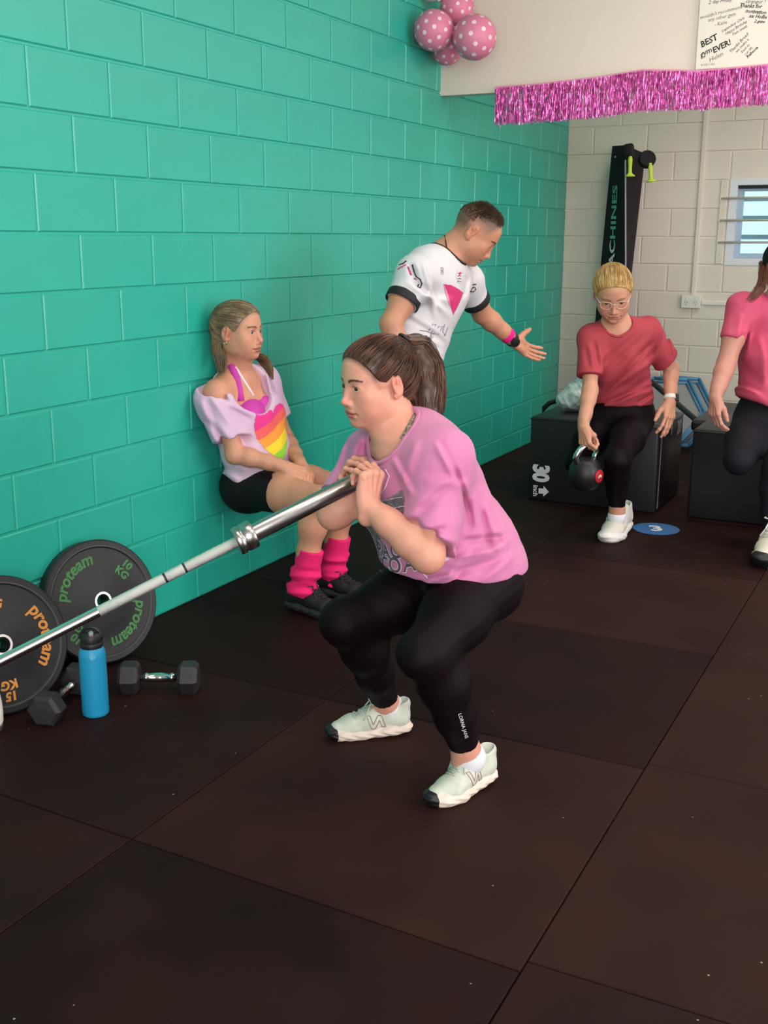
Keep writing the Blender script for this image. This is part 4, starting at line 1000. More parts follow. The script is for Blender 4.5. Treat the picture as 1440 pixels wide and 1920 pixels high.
def collar(S, m, parent, rad=.007, n=56, flat=.6, lift=.001):
    """rib along the neck opening of a tee"""
    c,r,R = S.hole; F0 = Field(); F0.ops = [o for i,o in enumerate(S.ops) if i != S.hop and o[0] != 'i']; P=[]
    ph = np.linspace(1.2,-1.3,60)
    for a in np.linspace(0,2*PI,n,endpoint=False):
        Q = c+(np.stack([np.cos(ph)*math.cos(a)*r[0],np.cos(ph)*math.sin(a)*r[1],np.sin(ph)*r[2]],1))@R.T; d = F0.eval(Q[None].astype(np.float32))[0]; i = np.nonzero(d < -lift)[0]
        if len(i): P.append(Q[i[0]])
    if len(P) < 8: return
    P = np.array(P); P = (np.roll(P,1,0)+2*P+np.roll(P,-1,0))/4; P = np.concatenate([P,P[:2]]); mb = MB(); mb.tube(P,rad,8,cap=False,flat=flat); return mb.build('collar',m,parent,smooth=True)
def decal(name, poly, bv, m, parent, d0, off=.002, step=1.6):
    """flat print laid on a garment: outline sighted on the cloth, filled with small faces"""
    poly = np.array(poly,float); lo = poly.min(0); hi = poly.max(0); nx = int((hi[0]-lo[0])/step)+2; ny = int((hi[1]-lo[1])/step)+2
    def ins(x,y):
        c = False; j = len(poly)-1
        for i in range(len(poly)):
            if (poly[i][1] > y) != (poly[j][1] > y) and x < (poly[j][0]-poly[i][0])*(y-poly[i][1])/(poly[j][1]-poly[i][1])+poly[i][0]: c = not c
            j = i
        return c
    V={};L=[];Fc=[]
    def vert(i,j):
        if (i,j) not in V:
            p = at(lo[0]+i*step,lo[1]+j*step,d0); d = nrm(p-CAM); h = bv.ray_cast(Vector(p),Vector(d),8.0)
            if h[0] is None: V[i,j] = None
            else: V[i,j] = len(L); L.append(np.array(h[0])-d*off)
        return V[i,j]
    for i in range(nx):
        for j in range(ny):
            if ins(lo[0]+(i+.5)*step,lo[1]+(j+.5)*step):
                q = [vert(i,j),vert(i+1,j),vert(i+1,j+1),vert(i,j+1)]
                if None not in q and max(np.linalg.norm(L[q[0]]-L[k]) for k in q) < .03: Fc.append(q)
    if Fc: return mesh(name,L,Fc,m,parent)
def nearest_rows(Q): return Q
M_LEG = mat('legging_black', '#0f040a', .62, sheen=.0, bump=.15, bscale=700, spec=.14)
M_SOCKW = mat('sock_white', '#e4e2ea', .8, bump=.5, bscale=500)
M_LACE = mat('lace_grey', '#bfc3b8', .7)
M_GOLD = mat('gold', '#d8b98a', .25, metal=1.)

# ------------------------------------------------------------------ squatting woman with the barbell
def woman_squat():
    root = empty('person', tuple(hit(790,1430,2,0))); tag(root, 'woman in pink graphic tee and black leggings squatting with the barbell', 'person')
    skin = np.array(lin('#dc9b86'))
    fw = (-VRh*math.cos(math.radians(31))-VFh*math.sin(math.radians(31)))*math.cos(math.radians(7))-UP*math.sin(math.radians(7))
    H = head_frame(at(708,717,3.06), fw, UP+VRh*.02, 1.07)
    NB = at(757,818,3.09); PEL = at(872,1074,3.20)
    Rt = nrm(-VRh*.50+VFh*.866); A = torso_frame(PEL,NB,Rt); sp = lambda t,x=0,y=0: PEL*(1-t)+NB*t+A[:,0]*x+A[:,1]*y
    shL,elL,wrL = at(828,862,2.96), at(801,1040,2.88), at(690,948,2.935)
    shR,elR,wrR = at(697,856,3.24), at(627,962,3.14), at(668,940,3.12)
    hpL,knL,anL = at(905,1090,3.13), at(797,1226,2.90), at(874,1408,3.10)
    hpR,knR,anR = at(835,1088,3.32), at(648,1166,3.17), at(724,1318,3.46)
    fwdL = nrm(hit(803,1500,2,0)-hit(925,1465,2,0)); fwdR = nrm(hit(622,1378,2,0)-hit(768,1368,2,0))
    # ---- skin: one body
    B = Field(); add_head(B,H,chubby=.003,noseup=.5,blink=.78)
    B.rc(H.w((0,-.022,-.045)),NB,.052*1.07,.060,.03); B.rc(H.w((0,.02,-.075)),sp(.93,0,.045),.036,.045,.03)
    B.ell(sp(.72),(.155,.105,.165),A,.04); B.ell(sp(.36,0,.02),(.14,.115,.14),A,.05); B.ell(sp(.04),(.135,.10,.09),A,.05)
    B.rc(sp(.95),shL,.062,.055,.05); B.rc(sp(.95),shR,.062,.055,.05)
    rA = (.052,.050,.044,.046,.028); add_arm(B,shL,elL,wrL,rA,elbow_dir=elL-(shL+wrL)/2); add_arm(B,shR,elR,wrR,rA,elbow_dir=elR-(shR+wrR)/2)
    rL = (.096,.087,.060,.060,.037); add_leg(B,hpL,knL,anL,rL,fwdL,calf=.018); add_leg(B,hpR,knR,anR,rL,fwdR,calf=.018)
    B.rc(anL,hit(860,1478,2,0)+UP*.04,.036,.03,.03); B.rc(anR,hit(690,1372,2,0)+UP*.04,.036,.03,.03)
    g = (78,62,40)
    hl = add_hand(B, wrL, VU*.95+VR*.12-VF*.05, -VF*.75+VR*.62+VU*.1, 1, [(62,70,42),(68,70,40),(72,68,40),(76,66,40)], (4,0,-3,-6), ((.1,.75,-.75),(-.5,.6,-.6)), 1.02)
    hr = add_hand(B, wrR, VU*.85-VR*.30+VF*.05, -VR*.75+VF*.55+VU*.1, -1, [(50,60,35),(55,62,35),(58,62,35),(62,60,35)], (4,0,-3,-6), ((.1,.75,-.75),(-.4,.6,-.6)), 1.0)
    hc = H.w((0,.0,-.005)); pts = [hl['middle'][i] for i in range(4)]+[wrL]
    lo,hi = bbox([PEL,NB,hpL,knL,anL,hpR,knR,anR,shL,elL,shR,elR,hc],.22); lo[2] = max(lo[2],.005)
    l1,h1 = bbox(list(sum([list(v) for v in hl.values()],[]))+[wrL]+list(sum([list(v) for v in hr.values()],[]))+[wrR],.03)
    V,Q = shape(B,[(lo,hi,.007),(hc-.15,hc+.15,.0024),(l1,h1,.0024)])
    C = np.tile(skin,(len(V),1)); head_color(V,H,skin,lin('#4a3029'),lin('#b9645f'),C,blush=.35,hair=lin('#4a2f26'))
    for kk in ('index','middle','ring','pinky'):
        for tp in (hl[kk][1],hl[kk][2],hr[kk][1]):
            w = .35*np.exp(-((np.linalg.norm(V-tp,axis=1)/.011)**2))[:,None]; C[:] = C*(1-w)+skin*np.array([.98,.68,.62])*w
    mesh('body',V,Q,M_SKIN,root,smooth=True,col=C); BV,BQ = V,Q
    add_eyes(H, mat('iris_brown','#3c2417',.15), (-.05,.96,-.16), root)
    # ---- tee
    M_TEE = mat('tee_pink', '#d07da8', .85, vary=.18, vscale=5, col2='#c26e9c', bump=.25, bscale=900, sheen=.15)
    S = Field()
    S.ell(sp(.80,0,-.01),(.185,.135,.15),A,0); S.ell(sp(.55,0,.005),(.185,.150,.20),A,.06); S.ell(sp(.30,.0,.03),(.185,.170,.19),A,.07); S.ell(sp(.06,-.01,.01),(.190,.165,.16),A,.07)
    S.ell(sp(.10,.0,.10),(.150,.11,.14),A,.08); S.rc(sp(.12,-.02,-.05),sp(-.02,-.04,-.06),.12,.10,.07)
    for x in (-.075,.075): S.ell(sp(.60,x,.105),(.080,.065,.085),A,.06)
    S.rc(sp(.93,0,-.015),shL,.080,.080,.05); S.rc(sp(.93,0,-.015),shR,.080,.078,.05)
    aL = nrm(elL-shL); aR = nrm(elR-shR); sl = shL*.18+elL*.82; sr = shR*.2+elR*.8
    S.rcut(shL,sl,.080,.076,sl,aL-VR*.62,.05); S.rcut(shR,sr,.078,.072,sr,aR,.05)
    S.plane(at(870,1094,3.0), -UP+A[:,1]*.06, .01)
    nk = sp(1.0,0,.012); S.neck(nk-A[:,0]*.010+A[:,1]*.022+A[:,2]*.02,(.106,.094,.086),A@rotm('X',-22))
    f1 = folds(.009,22,[A[:,2]*.6+A[:,1]*.5,A[:,2]*.5-A[:,0]*.8,A[:,2]+A[:,0]*.3],7,3); S.disp(f1)
    S.disp(creases([((760,985),(800,940)),((765,1000),(830,985)),((770,1005),(850,1020)),((775,955),(840,905)),((790,900),(870,905)),((880,930),(885,990)),((850,880),(882,960)),((870,1010),(950,1003)),((860,1040),(945,1020)),((850,1070),(930,1045)),((840,1092),(885,1030)),((905,950),(925,1030)),((900,1085),(962,1040)),((930,985),(962,1015)),((795,1085),(850,1072)),((700,1060),(740,1092)),((655,820),(640,880)),((675,815),(660,875)),((692,820),(692,862)),((740,860),(772,925)),((785,830),(762,900)),((815,835),(850,900))],3.0,.0095,.012,3))
    lo,hi = bbox([PEL,NB,shL,shR,sl,sr],.26); V,Q = shape(S,[(lo,hi,.005)])
    tee = mesh('tshirt',V,Q,M_TEE,root,smooth=True)
    bv = bvh(V,Q); collar(S,M_TEE,tee,.008)
    # collar rib
    # ---- prints
    M_PR = mat('print_charcoal', '#5b4a5e', .8); M_PRW = mat('print_white', '#e6cfe0', .8); M_PRG = mat('print_grey', '#55505c', .8, vary=.5, vscale=40, col2='#8a8592')
    ray = -A[:,1]; ux = nrm(-A[:,0]); ux = ux-A[:,1]*(ux@A[:,1]); uy = nrm(A[:,2])
    for txt,u,v,size,ang in (('PACIFIC',745,1045,.062,-14),('COAST',748,1075,.062,-14)):
        for m,b,off in ((M_PRW,.004,.0022),(M_PR,.0012,.0032)):
            T,Fc = text_mesh(txt,size,b,0,spacing=1.12); a = math.radians(0)
            base = at(u-16,v,3.0); proj_print('print',T,Fc,base,ux,uy,ray,bv,m,tee,off,lambda c: (c-PEL)@A[:,1] > .09)
    mbx = []
    for (pts) in ([(722,880),(730,893),(722,915),(712,930),(708,945)],[(790,1072),(800,1082),(806,1092)]):
        P=[]
        for u,v in pts:
            p = at(u,v,2.6); h = bv.ray_cast(Vector(p),Vector(nrm(p-CAM)),2.0)
            if h[0] is not None: P.append(np.array(h[0])-nrm(p-CAM)*.001)
        if len(P) > 1: mb = MB(); mb.tube(P,.0016,5); mb.build('print_line',M_PRW,tee)
    # dark feathered graphic of the print
    rr = np.random.default_rng(4)
    decal('print_graphic',[(704,960),(712,944),(726,934),(742,926),(754,918),(758,930),(757,960),(750,974),(738,982),(722,978),(710,970)],bv,M_PRG,tee,2.4)
    decal('print_graphic',[(684,985),(688,1000),(693,1018),(704,1044),(718,1054),(728,1046),(722,1030),(712,1008),(702,990),(692,976)],bv,M_PRG,tee,2.4)
    for i in range(14):
        u0,v0 = 706+rr.random()*28, 935+rr.random()*35; 
        P=[]
        for t in np.linspace(0,1,4):
            p = at(u0+t*(18+10*rr.random()),v0-t*6+4*rr.random(),2.6); h = bv.ray_cast(Vector(p),Vector(nrm(p-CAM)),2.0)
            if h[0] is not None: P.append(np.array(h[0])-nrm(p-CAM)*.002)
        if len(P) == 4: mb = MB(); mb.tube(P,.0007,4); mb.build('print_line',M_PRW,tee)
    # ---- leopard strap of the bra on the shoulder
    M_LEO = mat('leopard_strap','#1c1416',.7,vary=1.,vscale=130,col2='#b9a08c')
    bvb = bvh(BV,BQ); P=[]
    for u,v in ((784,776),(779,788),(773,800),(765,814),(758,826)):
        p = at(u,v,2.6); h = bvb.ray_cast(Vector(p),Vector(nrm(p-CAM)),2.0)
        if h[0] is not None: P.append(np.array(h[0])-nrm(p-CAM)*.002)
    if len(P) > 1: mb = MB(); mb.tube(P,.015,10,flat=.2,up=tuple(-VF)); mb.build('bra_strap',M_LEO,root,smooth=True)
    # ---- leggings
    G = Field(); rl = [q+.005 for q in rL]
    G.ell(sp(.0,0,-.0),(.160,.120,.11),A,0); G.ell(hpL-UP*.02+A[:,1]*-.02,(.100,.100,.105),A,.05); G.ell(hpR-UP*.02+A[:,1]*-.02,(.100,.100,.105),A,.05)
    add_leg(G,hpL,knL,anL,rl,fwdL,.04,.018); add_leg(G,hpR,knR,anR,rl,fwdR,.04,.018)
    def cutleg(an,kn,fr):
        d = nrm(an-kn); p = (an-d*.028).astype(np.float32); d32 = nrm(d+fr*.15).astype(np.float32)
        G.op('s', lambda P: -np.minimum((P-p)@d32, np.float32(.14)-np.sqrt(((P-p)**2).sum(-1))), p, .16, .004)
    cutleg(anL,knL,fwdL); cutleg(anR,knR,fwdR)
    G.plane(sp(.30),A[:,2],.01)
    G.disp(folds(.004,60,[nrm(knL-hpL),nrm(anL-knL),A[:,2]],9,11))
    lo,hi = bbox([PEL,hpL,knL,anL,hpR,knR,anR],.2); V,Q = shape(G,[(lo,hi,.006)]); lg = mesh('leggings',V,Q,M_LEG,root,smooth=True); bl = bvh(V,Q)
    T,Fc = text_mesh('LORNA JANE',.0135,.0002,0,spacing=1.05); P=[]
    d = nrm(at(870,1372,3.05)-at(858,1332,3.05)); xx = d; yy = nrm(np.cross(d,VF)); yy = yy if yy@VR > 0 else -yy
    proj_print('print',T,Fc,at(865,1352,3.05),xx,yy,VF,bl,mat('legging_print','#cfcad0',.5),lg,.0015)
    # ---- socks, shoes
    for an,kn,nm in ((anL,knL,0),(anR,knR,1)):
        d = nrm(an-kn); K = Field(); foot = hit(862,1478,2,0)+UP*.05 if nm == 0 else hit(694,1372,2,0)+UP*.05
        K.rc(an-d*.012,an+d*.03,.0405,.041,.01); K.rc(an+d*.03,foot,.041,.036,.03); K.plane(an-d*.004,-d,.003)
        lo,hi = bbox([an,foot],.07); V,Q = shape(K,[(lo,hi,.004)]); mesh('sock',V,Q,M_SOCKW,root,smooth=True)
    M_UP = mat('shoe_mint','#d6d9cc',.75,vary=.12,vscale=30,col2='#c0c4b8',bump=.6,bscale=350); M_SO = mat('shoe_sole_cream','#ead6c8',.6,vary=.1,vscale=40)
    shoe(hit(926,1458,2,0),hit(808,1513,2,0),VRh,M_UP,M_SO,M_BLACK,M_LACE,root,logo=1,h=.0028)
    shoe(hit(772,1372,2,0),hit(620,1386,2,0),VFh,M_UP,M_SO,M_BLACK,M_LACE,root,logo=-1,h=.0028)
    # ---- ring
    r0,r1 = hl['ring'][0],hl['ring'][1]; f = frame(r1-r0,VU); mb = MB(); mb.tube([r0*.45+r1*.55+f@np.array([math.cos(t),math.sin(t),0])*.0105 for t in np.linspace(0,2*PI,25)],.0012,6,cap=False); mb.build('ring',M_GOLD,root,smooth=True)
    # ---- hair
    MH = hair_mat('hair_brown','#4d3027','#2b1813'); 
    hair = hair_cap(H,'hair',MH,root); T0 = nrm((0,-.066,.052)); test = hair_test()
    pa = arc_paths(H,CR[0],CR[1],near_line(test,1300,2),T0,14,.010,.09,3,H.cap); MH2 = hair_mat('hair_brown_light','#7a5039','#4a2c20'); strands('hair_strands',pa[::2],.0009,MH,hair); strands('hair_highlights',pa[1::2],.0008,MH2,hair)
    t0 = H.w(np.array(CR[0])+T0*.100)
    tail = [t0, at(780,648,3.13), at(796,690,3.13), at(800,735,3.12), at(803,775,3.11), at(812,802,3.10)]
    tp = tail_paths(tail,[.018,.042,.054,.054,.044,.018],1000,4,16,.8,.30,VR); strands('ponytail',tp[::2],.0013,MH,hair); strands('ponytail',tp[1::2],.0011,MH2,hair)
    K = Field(); K.chain(tail,[.016,.031,.040,.040,.030,.006],.02); lo,hi = bbox(tail,.07); V,Q = shape(K,[(lo,hi,.005)]); mesh('ponytail_core',V,Q,MH,hair,smooth=True)
    fl = tail_paths([at(806,735,3.12),at(818,755,3.12),at(835,768,3.12)],[.012,.008,.003],26,9,8,.8,.4,VR); strands('loose_hair',fl,.0008,MH,hair)
    e_t = H.w(np.array(CR[0])+T0*.104); f = frame(H.d(T0),VU); mb = MB(); mb.tube([e_t+f@np.array([math.cos(t),math.sin(t),0])*.017 for t in np.linspace(0,2*PI,25)],.005,8,cap=False); mb.build('hair_tie',M_BLACK,hair,smooth=True)
woman_squat()
def body_field(H, A, PEL, NB, shL, elL, wrL, shR, elR, wrR, hpL, knL, anL, hpR, knR, anR, fL, fR, rA, rL, w=1., feet=None, **hk):
    """one continuous body from its joints"""
    sp = lambda t,x=0,y=0: PEL*(1-t)+NB*t+A[:,0]*x+A[:,1]*y
    B = Field(); add_head(B,H,**hk)
    nr = .050*H.s if not hk.get('male') else .060*H.s
    B.rc(H.w((0,-.022,-.045)),NB,nr,nr*1.15,.03); B.rc(H.w((0,.02,-.075)),sp(.95,0,.035),.034*H.s,.042,.03)
    B.ell(sp(.72),np.array((.150,.100,.165))*w,A,.04); B.ell(sp(.36,0,.01),np.array((.135,.105,.16))*w,A,.05); B.ell(sp(.02),np.array((.160,.115,.12))*w,A,.05)
    B.rc(sp(.95),shL,.060,.053,.05); B.rc(sp(.95),shR,.060,.053,.05)
    add_arm(B,shL,elL,wrL,rA,elbow_dir=elL-(shL+wrL)/2); add_arm(B,shR,elR,wrR,rA,elbow_dir=elR-(shR+wrR)/2)
    add_leg(B,hpL,knL,anL,rL,fL); add_leg(B,hpR,knR,anR,rL,fR)
    if feet is not None:
        for an,ft in zip((anL,anR),feet): B.rc(an,ft,.036,.03,.03)
    return B, sp
def finish_body(B, H, skin, pts, hands, root, brow, lip, iris, gaze, big=.009, hh=.0032, hd=.0034, pre=None, **hc_):
    hc = H.w((0,0,-.005)); lo,hi = bbox(pts+[hc],.2); lo[2] = max(lo[2],.006); boxes = [(lo,hi,big),(hc-.15*H.s,hc+.15*H.s,hh)]
    for hd_,wr in hands:
        l1,h1 = bbox(sum([list(v) for v in hd_.values()],[])+[wr],.028); boxes.append((l1,h1,hd))
    V,Q = shape(B,boxes); C = np.tile(skin,(len(V),1))
    if pre is not None: pre(V,C)
    head_color(V,H,skin,brow,lip,C,**hc_); o = mesh('body',V,Q,M_SKIN,root,smooth=True,col=C); add_eyes(H,iris,gaze,root); return o,V,Q
def garment(name, F, pts, m, root, h=.006, pad=.25):
    lo,hi = bbox(pts,pad); lo[2] = max(lo[2],.004); V,Q = shape(F,[(lo,hi,h)]); return mesh(name,V,Q,m,root,smooth=True), V, Q
def cut_end(G, an, d, n=None, r=.15):
    """removes what lies past a trouser hem"""
    p = np.asarray(an,np.float32); d32 = nrm(d if n is None else n).astype(np.float32); c = (p+d32*r*.9).astype(np.float32)
    G.op('s', lambda P: smax(-((P-p)@d32), np.sqrt(((P-c)**2).sum(-1))-r*1.3, .002), c, r*1.35, .004)
def band(name, a, b, rad, t, m, root, n=28, w=None):
    """strap around a limb between a and b"""
    f = frame(np.asarray(b)-np.asarray(a),VU); L = np.linalg.norm(np.asarray(b)-np.asarray(a)); mb = MB(); mb.lathe([(rad,0),(rad+t*.7,.0015),(rad+t,L*.2),(rad+t,L*.8),(rad+t*.7,L-.0015),(rad,L)],a,f,n,cap=False); return mb.build(name,m,root,smooth=True)
def surf(bv, pts, d0=2.0, off=.002):
    P=[]
    for u,v in pts:
        p = at(u,v,d0); h = bv.ray_cast(Vector(p),Vector(nrm(p-CAM)),8.0)
        if h[0] is not None: P.append(np.array(h[0])-nrm(p-CAM)*off)
    return P
def line(name, P, r, m, parent, flat=.3):
    if len(P) > 1: mb = MB(); mb.tube(P,r,6,flat=flat,up=tuple(-VF)); return mb.build(name,m,parent,smooth=True)

# ------------------------------------------------------------------ woman sitting against the wall
def woman_wall():
    root = empty('person',(.42,1.0,0)); tag(root,'blonde woman in lavender rainbow heart tee doing a wall sit','person')
    v = lambda *a: np.array(a,float); skin = np.array(lin('#d2957a'))
    H = head_frame(hit(447,621,0,.140), v(1,.03,-.02), v(-.02,0,1), 1.05)
    NB = v(.085,1.02,.955); PEL = v(.145,1.075,.47); A = torso_frame(PEL,NB,v(0,-1,0))
    shR,elR,wrR = v(.095,.872,.895), v(.185,.862,.645), v(.385,.935,.595); shL,elL,wrL = v(.10,1.205,.905), v(.17,1.275,.645), v(.385,1.055,.590)
    hpR,knR,anR = v(.16,.985,.475), v(.590,.885,.485), v(.505,.865,.115); hpL,knL,anL = v(.16,1.175,.475), v(.590,1.105,.485), v(.505,1.105,.115)
    X = v(1,0,0)
    rA = (.046,.043,.036,.038,.025); rL = (.088,.080,.056,.055,.036)
    B,sp = body_field(H,A,PEL,NB,shL,elL,wrL,shR,elR,wrR,hpL,knL,anL,hpR,knR,anR,X,X,rA,rL,.95,(v(.56,1.10,.06),v(.56,.86,.06)),chubby=.001,noseup=1.)
    for y in (-.065,.065): B.ell(sp(.66,y,.085),(.062,.050,.062),A,.04)
    h1 = add_hand(B,wrR,v(.70,.55,-.40),v(.35,-.45,.8),-1,[(35,45,25),(38,46,25),(42,46,25),(46,44,25)],(3,0,-3,-6),((.2,.8,-.55),(-.2,.85,-.45)),.98)
    h2 = add_hand(B,wrL,v(.72,-.45,-.42),v(.45,.35,.8),1,[(30,40,25),(33,42,25),(36,42,25),(40,40,25)],(3,0,-3,-6),((.2,.8,-.55),(-.2,.85,-.45)),.98)
    B.plane(v(.012,0,0),v(-1,0,0),.004)
    pts = [PEL,NB,shL,shR,elL,elR,hpL,hpR,knL,knR,anL,anR]
    ob,BV,BQ = finish_body(B,H,skin,pts,[(h1,wrR),(h2,wrL)],root,lin('#5f4636'),lin('#a9605a'),mat('iris_grey','#5b6a70',.15),(0,.98,-.06),hair=lin('#8a755a'))
    bb_ = bvh(BV,BQ)
    # tee hanging off the right shoulder
    M_T = mat('tee_lavender','#ddbfd6',.85,vary=.12,vscale=6,col2='#cfadcb',bump=.25,bscale=900)
    S = Field(); S.ell(sp(.78,0,.0),(.170,.115,.16),A,0); S.ell(sp(.50,0,.02),(.165,.130,.22),A,.06); S.ell(sp(.18,.0,.035),(.180,.135,.20),A,.06)
    for y in (-.065,.065): S.ell(sp(.64,y,.09),(.075,.06,.08),A,.05)
    S.rc(sp(.92),shL,.070,.072,.05); sL = shL*.35+elL*.65; S.rcut(shL,sL,.072,.068,sL,elL-shL,.04)
    q0 = shR+v(-.01,-.01,-.03); sR = shR*.25+elR*.75; S.rcut(q0,sR,.078,.078,sR,elR-shR,.04); S.rc(sp(.72),q0,.08,.075,.05)
    S.ell(v(.185,.985,.945),(.118,.140,.155),A@rotm('Y',-14),.010,'s'); S.ell(shR+v(.01,-.02,.055),(.085,.10,.075),None,.012,'s')
    S.plane(v(.16,1.0,.435),v(-.25,0,-1),.01); S.plane(v(.012,0,0),v(-1,0,0),.004)
    S.disp(folds(.010,22,[v(.3,.4,1),v(0,1,.6),v(.2,-.7,.6)],7,21)); S.disp(creases([((395,760),(420,830)),((410,750),(445,800)),((400,790),(440,835)),((430,860),(470,880)),((415,880),(455,900)),((405,870),(430,920)),((450,820),(470,870)),((500,700),(510,740)),((440,770),(478,788)),((420,730),(440,760))],4.7,.010,.013,4)); S.plane(v(.015,0,0),v(-1,0,0),.003)
    tee,V,Q = garment('tshirt',S,[PEL,NB,shL,shR,sL,sR],M_T,root,.0055); bt = bvh(V,Q)
    # rainbow heart print
    cols = ['#e8368f','#f0635f','#f59a3c','#f2d32c','#8fd23c','#45b84a']; mats = [mat('heart_stripe',c,.8) for c in cols]
    N = 76; VV=[];FF=[];MI=[]
    for i in range(N+1):
        for j in range(N+1): VV.append((-1.15+2.3*i/N,-1.15+2.3*j/N,0))
    def inside(x,y): y2 = y*1.05+.12; return (x*x+y2*y2-.75)**3-1.5*x*x*y2**3 < 0
    for i in range(N):
        for j in range(N):
            x,y = VV[i*(N+1)+j][0]+1.15/N,VV[i*(N+1)+j][1]+1.15/N
            if inside(x,y): FF.append((i*(N+1)+j,(i+1)*(N+1)+j,(i+1)*(N+1)+j+1,i*(N+1)+j+1)); MI.append(min(5,max(0,int((.95-(y-.35*x))/.36))))
    base = v(.4,1.035,.705)
    for c in range(6):
        fc = [f for f,m_ in zip(FF,MI) if m_ == c]
        if fc: proj_print('heart_stripe',np.array(VV),fc,base,v(0,.112,0),v(-.02,0,.128),v(-1,.02,0),bt,mats[c],tee,.0022)
    # magenta sports bra and white strap in the neckline
    M_BRA = mat('bra_magenta','#c93aa6',.7,bump=.2,bscale=700); M_WS = mat('strap_white','#f0dfe2',.7)
    P = surf(bb_,[(432,683),(438,695),(443,708),(447,722),(450,738),(452,752)],3.5,.003); line('bra_strap',P,.017,M_BRA,root,.25)
    G = Field(); G.ell(sp(.66,.065,.088),(.069,.056,.067),A,0); G.ell(sp(.66,-.065,.088),(.069,.056,.067),A,.03); G.ell(sp(.66),(.150,.100,.10),A,.04); G.plane(sp(.84,0,.05),A[:,2]*.9+A[:,1]*.3+A[:,0]*-.25,.004); G.plane(v(.015,0,0),v(-1,0,0),.003)
    garment('sports_bra',G,[sp(.66)],M_BRA,root,.005,.2)
    P = surf(bb_,[(441,688),(450,702),(459,716),(468,730),(476,743)],3.5,.003); line('white_strap',P,.006,M_WS,root,.3)
    # shorts
    M_SH = mat('shorts_black','#0c0a11',.7,spec=.25,bump=.15,bscale=600); G = Field(); G.ell(sp(.0),(.172,.125,.12),A,0)
    for hp,kn in ((hpR,knR),(hpL,knL)): m_ = hp*.52+kn*.48; G.rcut(hp,m_,.096,.087,m_,kn-hp,.05); G.ell(hp-X*.03,(.09,.09,.095),None,.05)
    G.plane(sp(.3),A[:,2],.01); G.plane(v(.012,0,0),v(-1,0,0),.004); garment('shorts',G,[PEL,hpL,hpR,hpL*.5+knL*.5,hpR*.5+knR*.5],M_SH,root,.007)
    # slouchy leg warmers, black trainers
    M_LW = mat('leg_warmer_pink','#f0186f',.85,bump=.7,bscale=260)
    for kn,an in ((knR,anR),(knL,anL)):
        d = nrm(an-kn); t0 = an-d*.165; G = Field(); G.rcut(t0-d*.02,an+d*.03,.054,.056,an+d*.034,d+X*-.25,.01); G.plane(t0,-d,.004)
        d32 = d.astype(np.float32); b32 = t0.astype(np.float32)
        def rip(P,d32=d32,b32=b32):
            s = (P-b32)@d32; q = np.clip((s-.045)/.05,0,1); return (-.0065*q*(np.sin((s+.25*(P[...,1]*.35+P[...,0]*.3))*92)+.5*np.sin((s-.3*P[...,1])*170+P[...,0]*60))-.005*q).astype(np.float32)
        G.disp(rip); garment('leg_warmer',G,[t0,an],M_LW,root,.004,.09)
    M_BU = mat('trainer_black','#141115',.7,vary=.4,vscale=40,bump=.5,bscale=300); M_BS = mat('trainer_sole','#2a262b',.6); M_BL = mat('trainer_lace','#2b272c',.7)
    shoe(v(.415,.875,0),v(.700,.850,0),v(0,-1,0),M_BU,M_BS,M_BLACK,M_BL,root,black_toe=False); shoe(v(.415,1.10,0),v(.700,1.085,0),v(0,1,0),M_BU,M_BS,M_BLACK,M_BL,root,black_toe=False)
    # hair
    MH = hair_mat('hair_ash_blonde','#8f7a5e','#5d4a38'); hair = hair_cap(H,'hair',MH,root,.004); T0 = nrm((0.03,-.085,.014)); test = hair_test()
    pa = arc_paths(H,CR[0],CR[1],near_line(test,800,12),T0,12,.008,.10,13,H.cap); strands('hair_strands',pa[::2],.0013,MH,hair); strands('hair_highlights',pa[1::2],.0012,hair_mat('hair_blonde_light','#b09a78','#7d6a50'),hair)
    t0 = H.w(np.array(CR[0])+T0*.098); tail = [t0,at(413,610,4.62),at(408,632,4.60),at(410,655,4.59),at(414,678,4.58),at(416,700,4.57)]
    strands('ponytail',tail_paths(tail,[.012,.022,.026,.028,.024,.012],260,14,14,.6,.35,VR),.0018,MH,hair)
    tail2 = [H.w((-.05,-.07,-.06)),at(492,672,4.80),at(505,690,4.78),at(511,712,4.76)]; strands('ponytail',tail_paths(tail2,[.02,.022,.018,.006],120,15,12,.5,.3,VR),.0016,hair_mat('hair_blonde_end','#8a6a48','#5a4230'),hair)
    e = H.w((.0785,-.010,-.038)); mb = MB(); mb.tube([e+H.M@np.array([0,math.cos(t)*.0055,math.sin(t)*.0075-.003]) for t in np.linspace(0,2*PI,17)],.0016,6,cap=False); mb.build('earring',M_GOLD,root,smooth=True)
woman_wall()

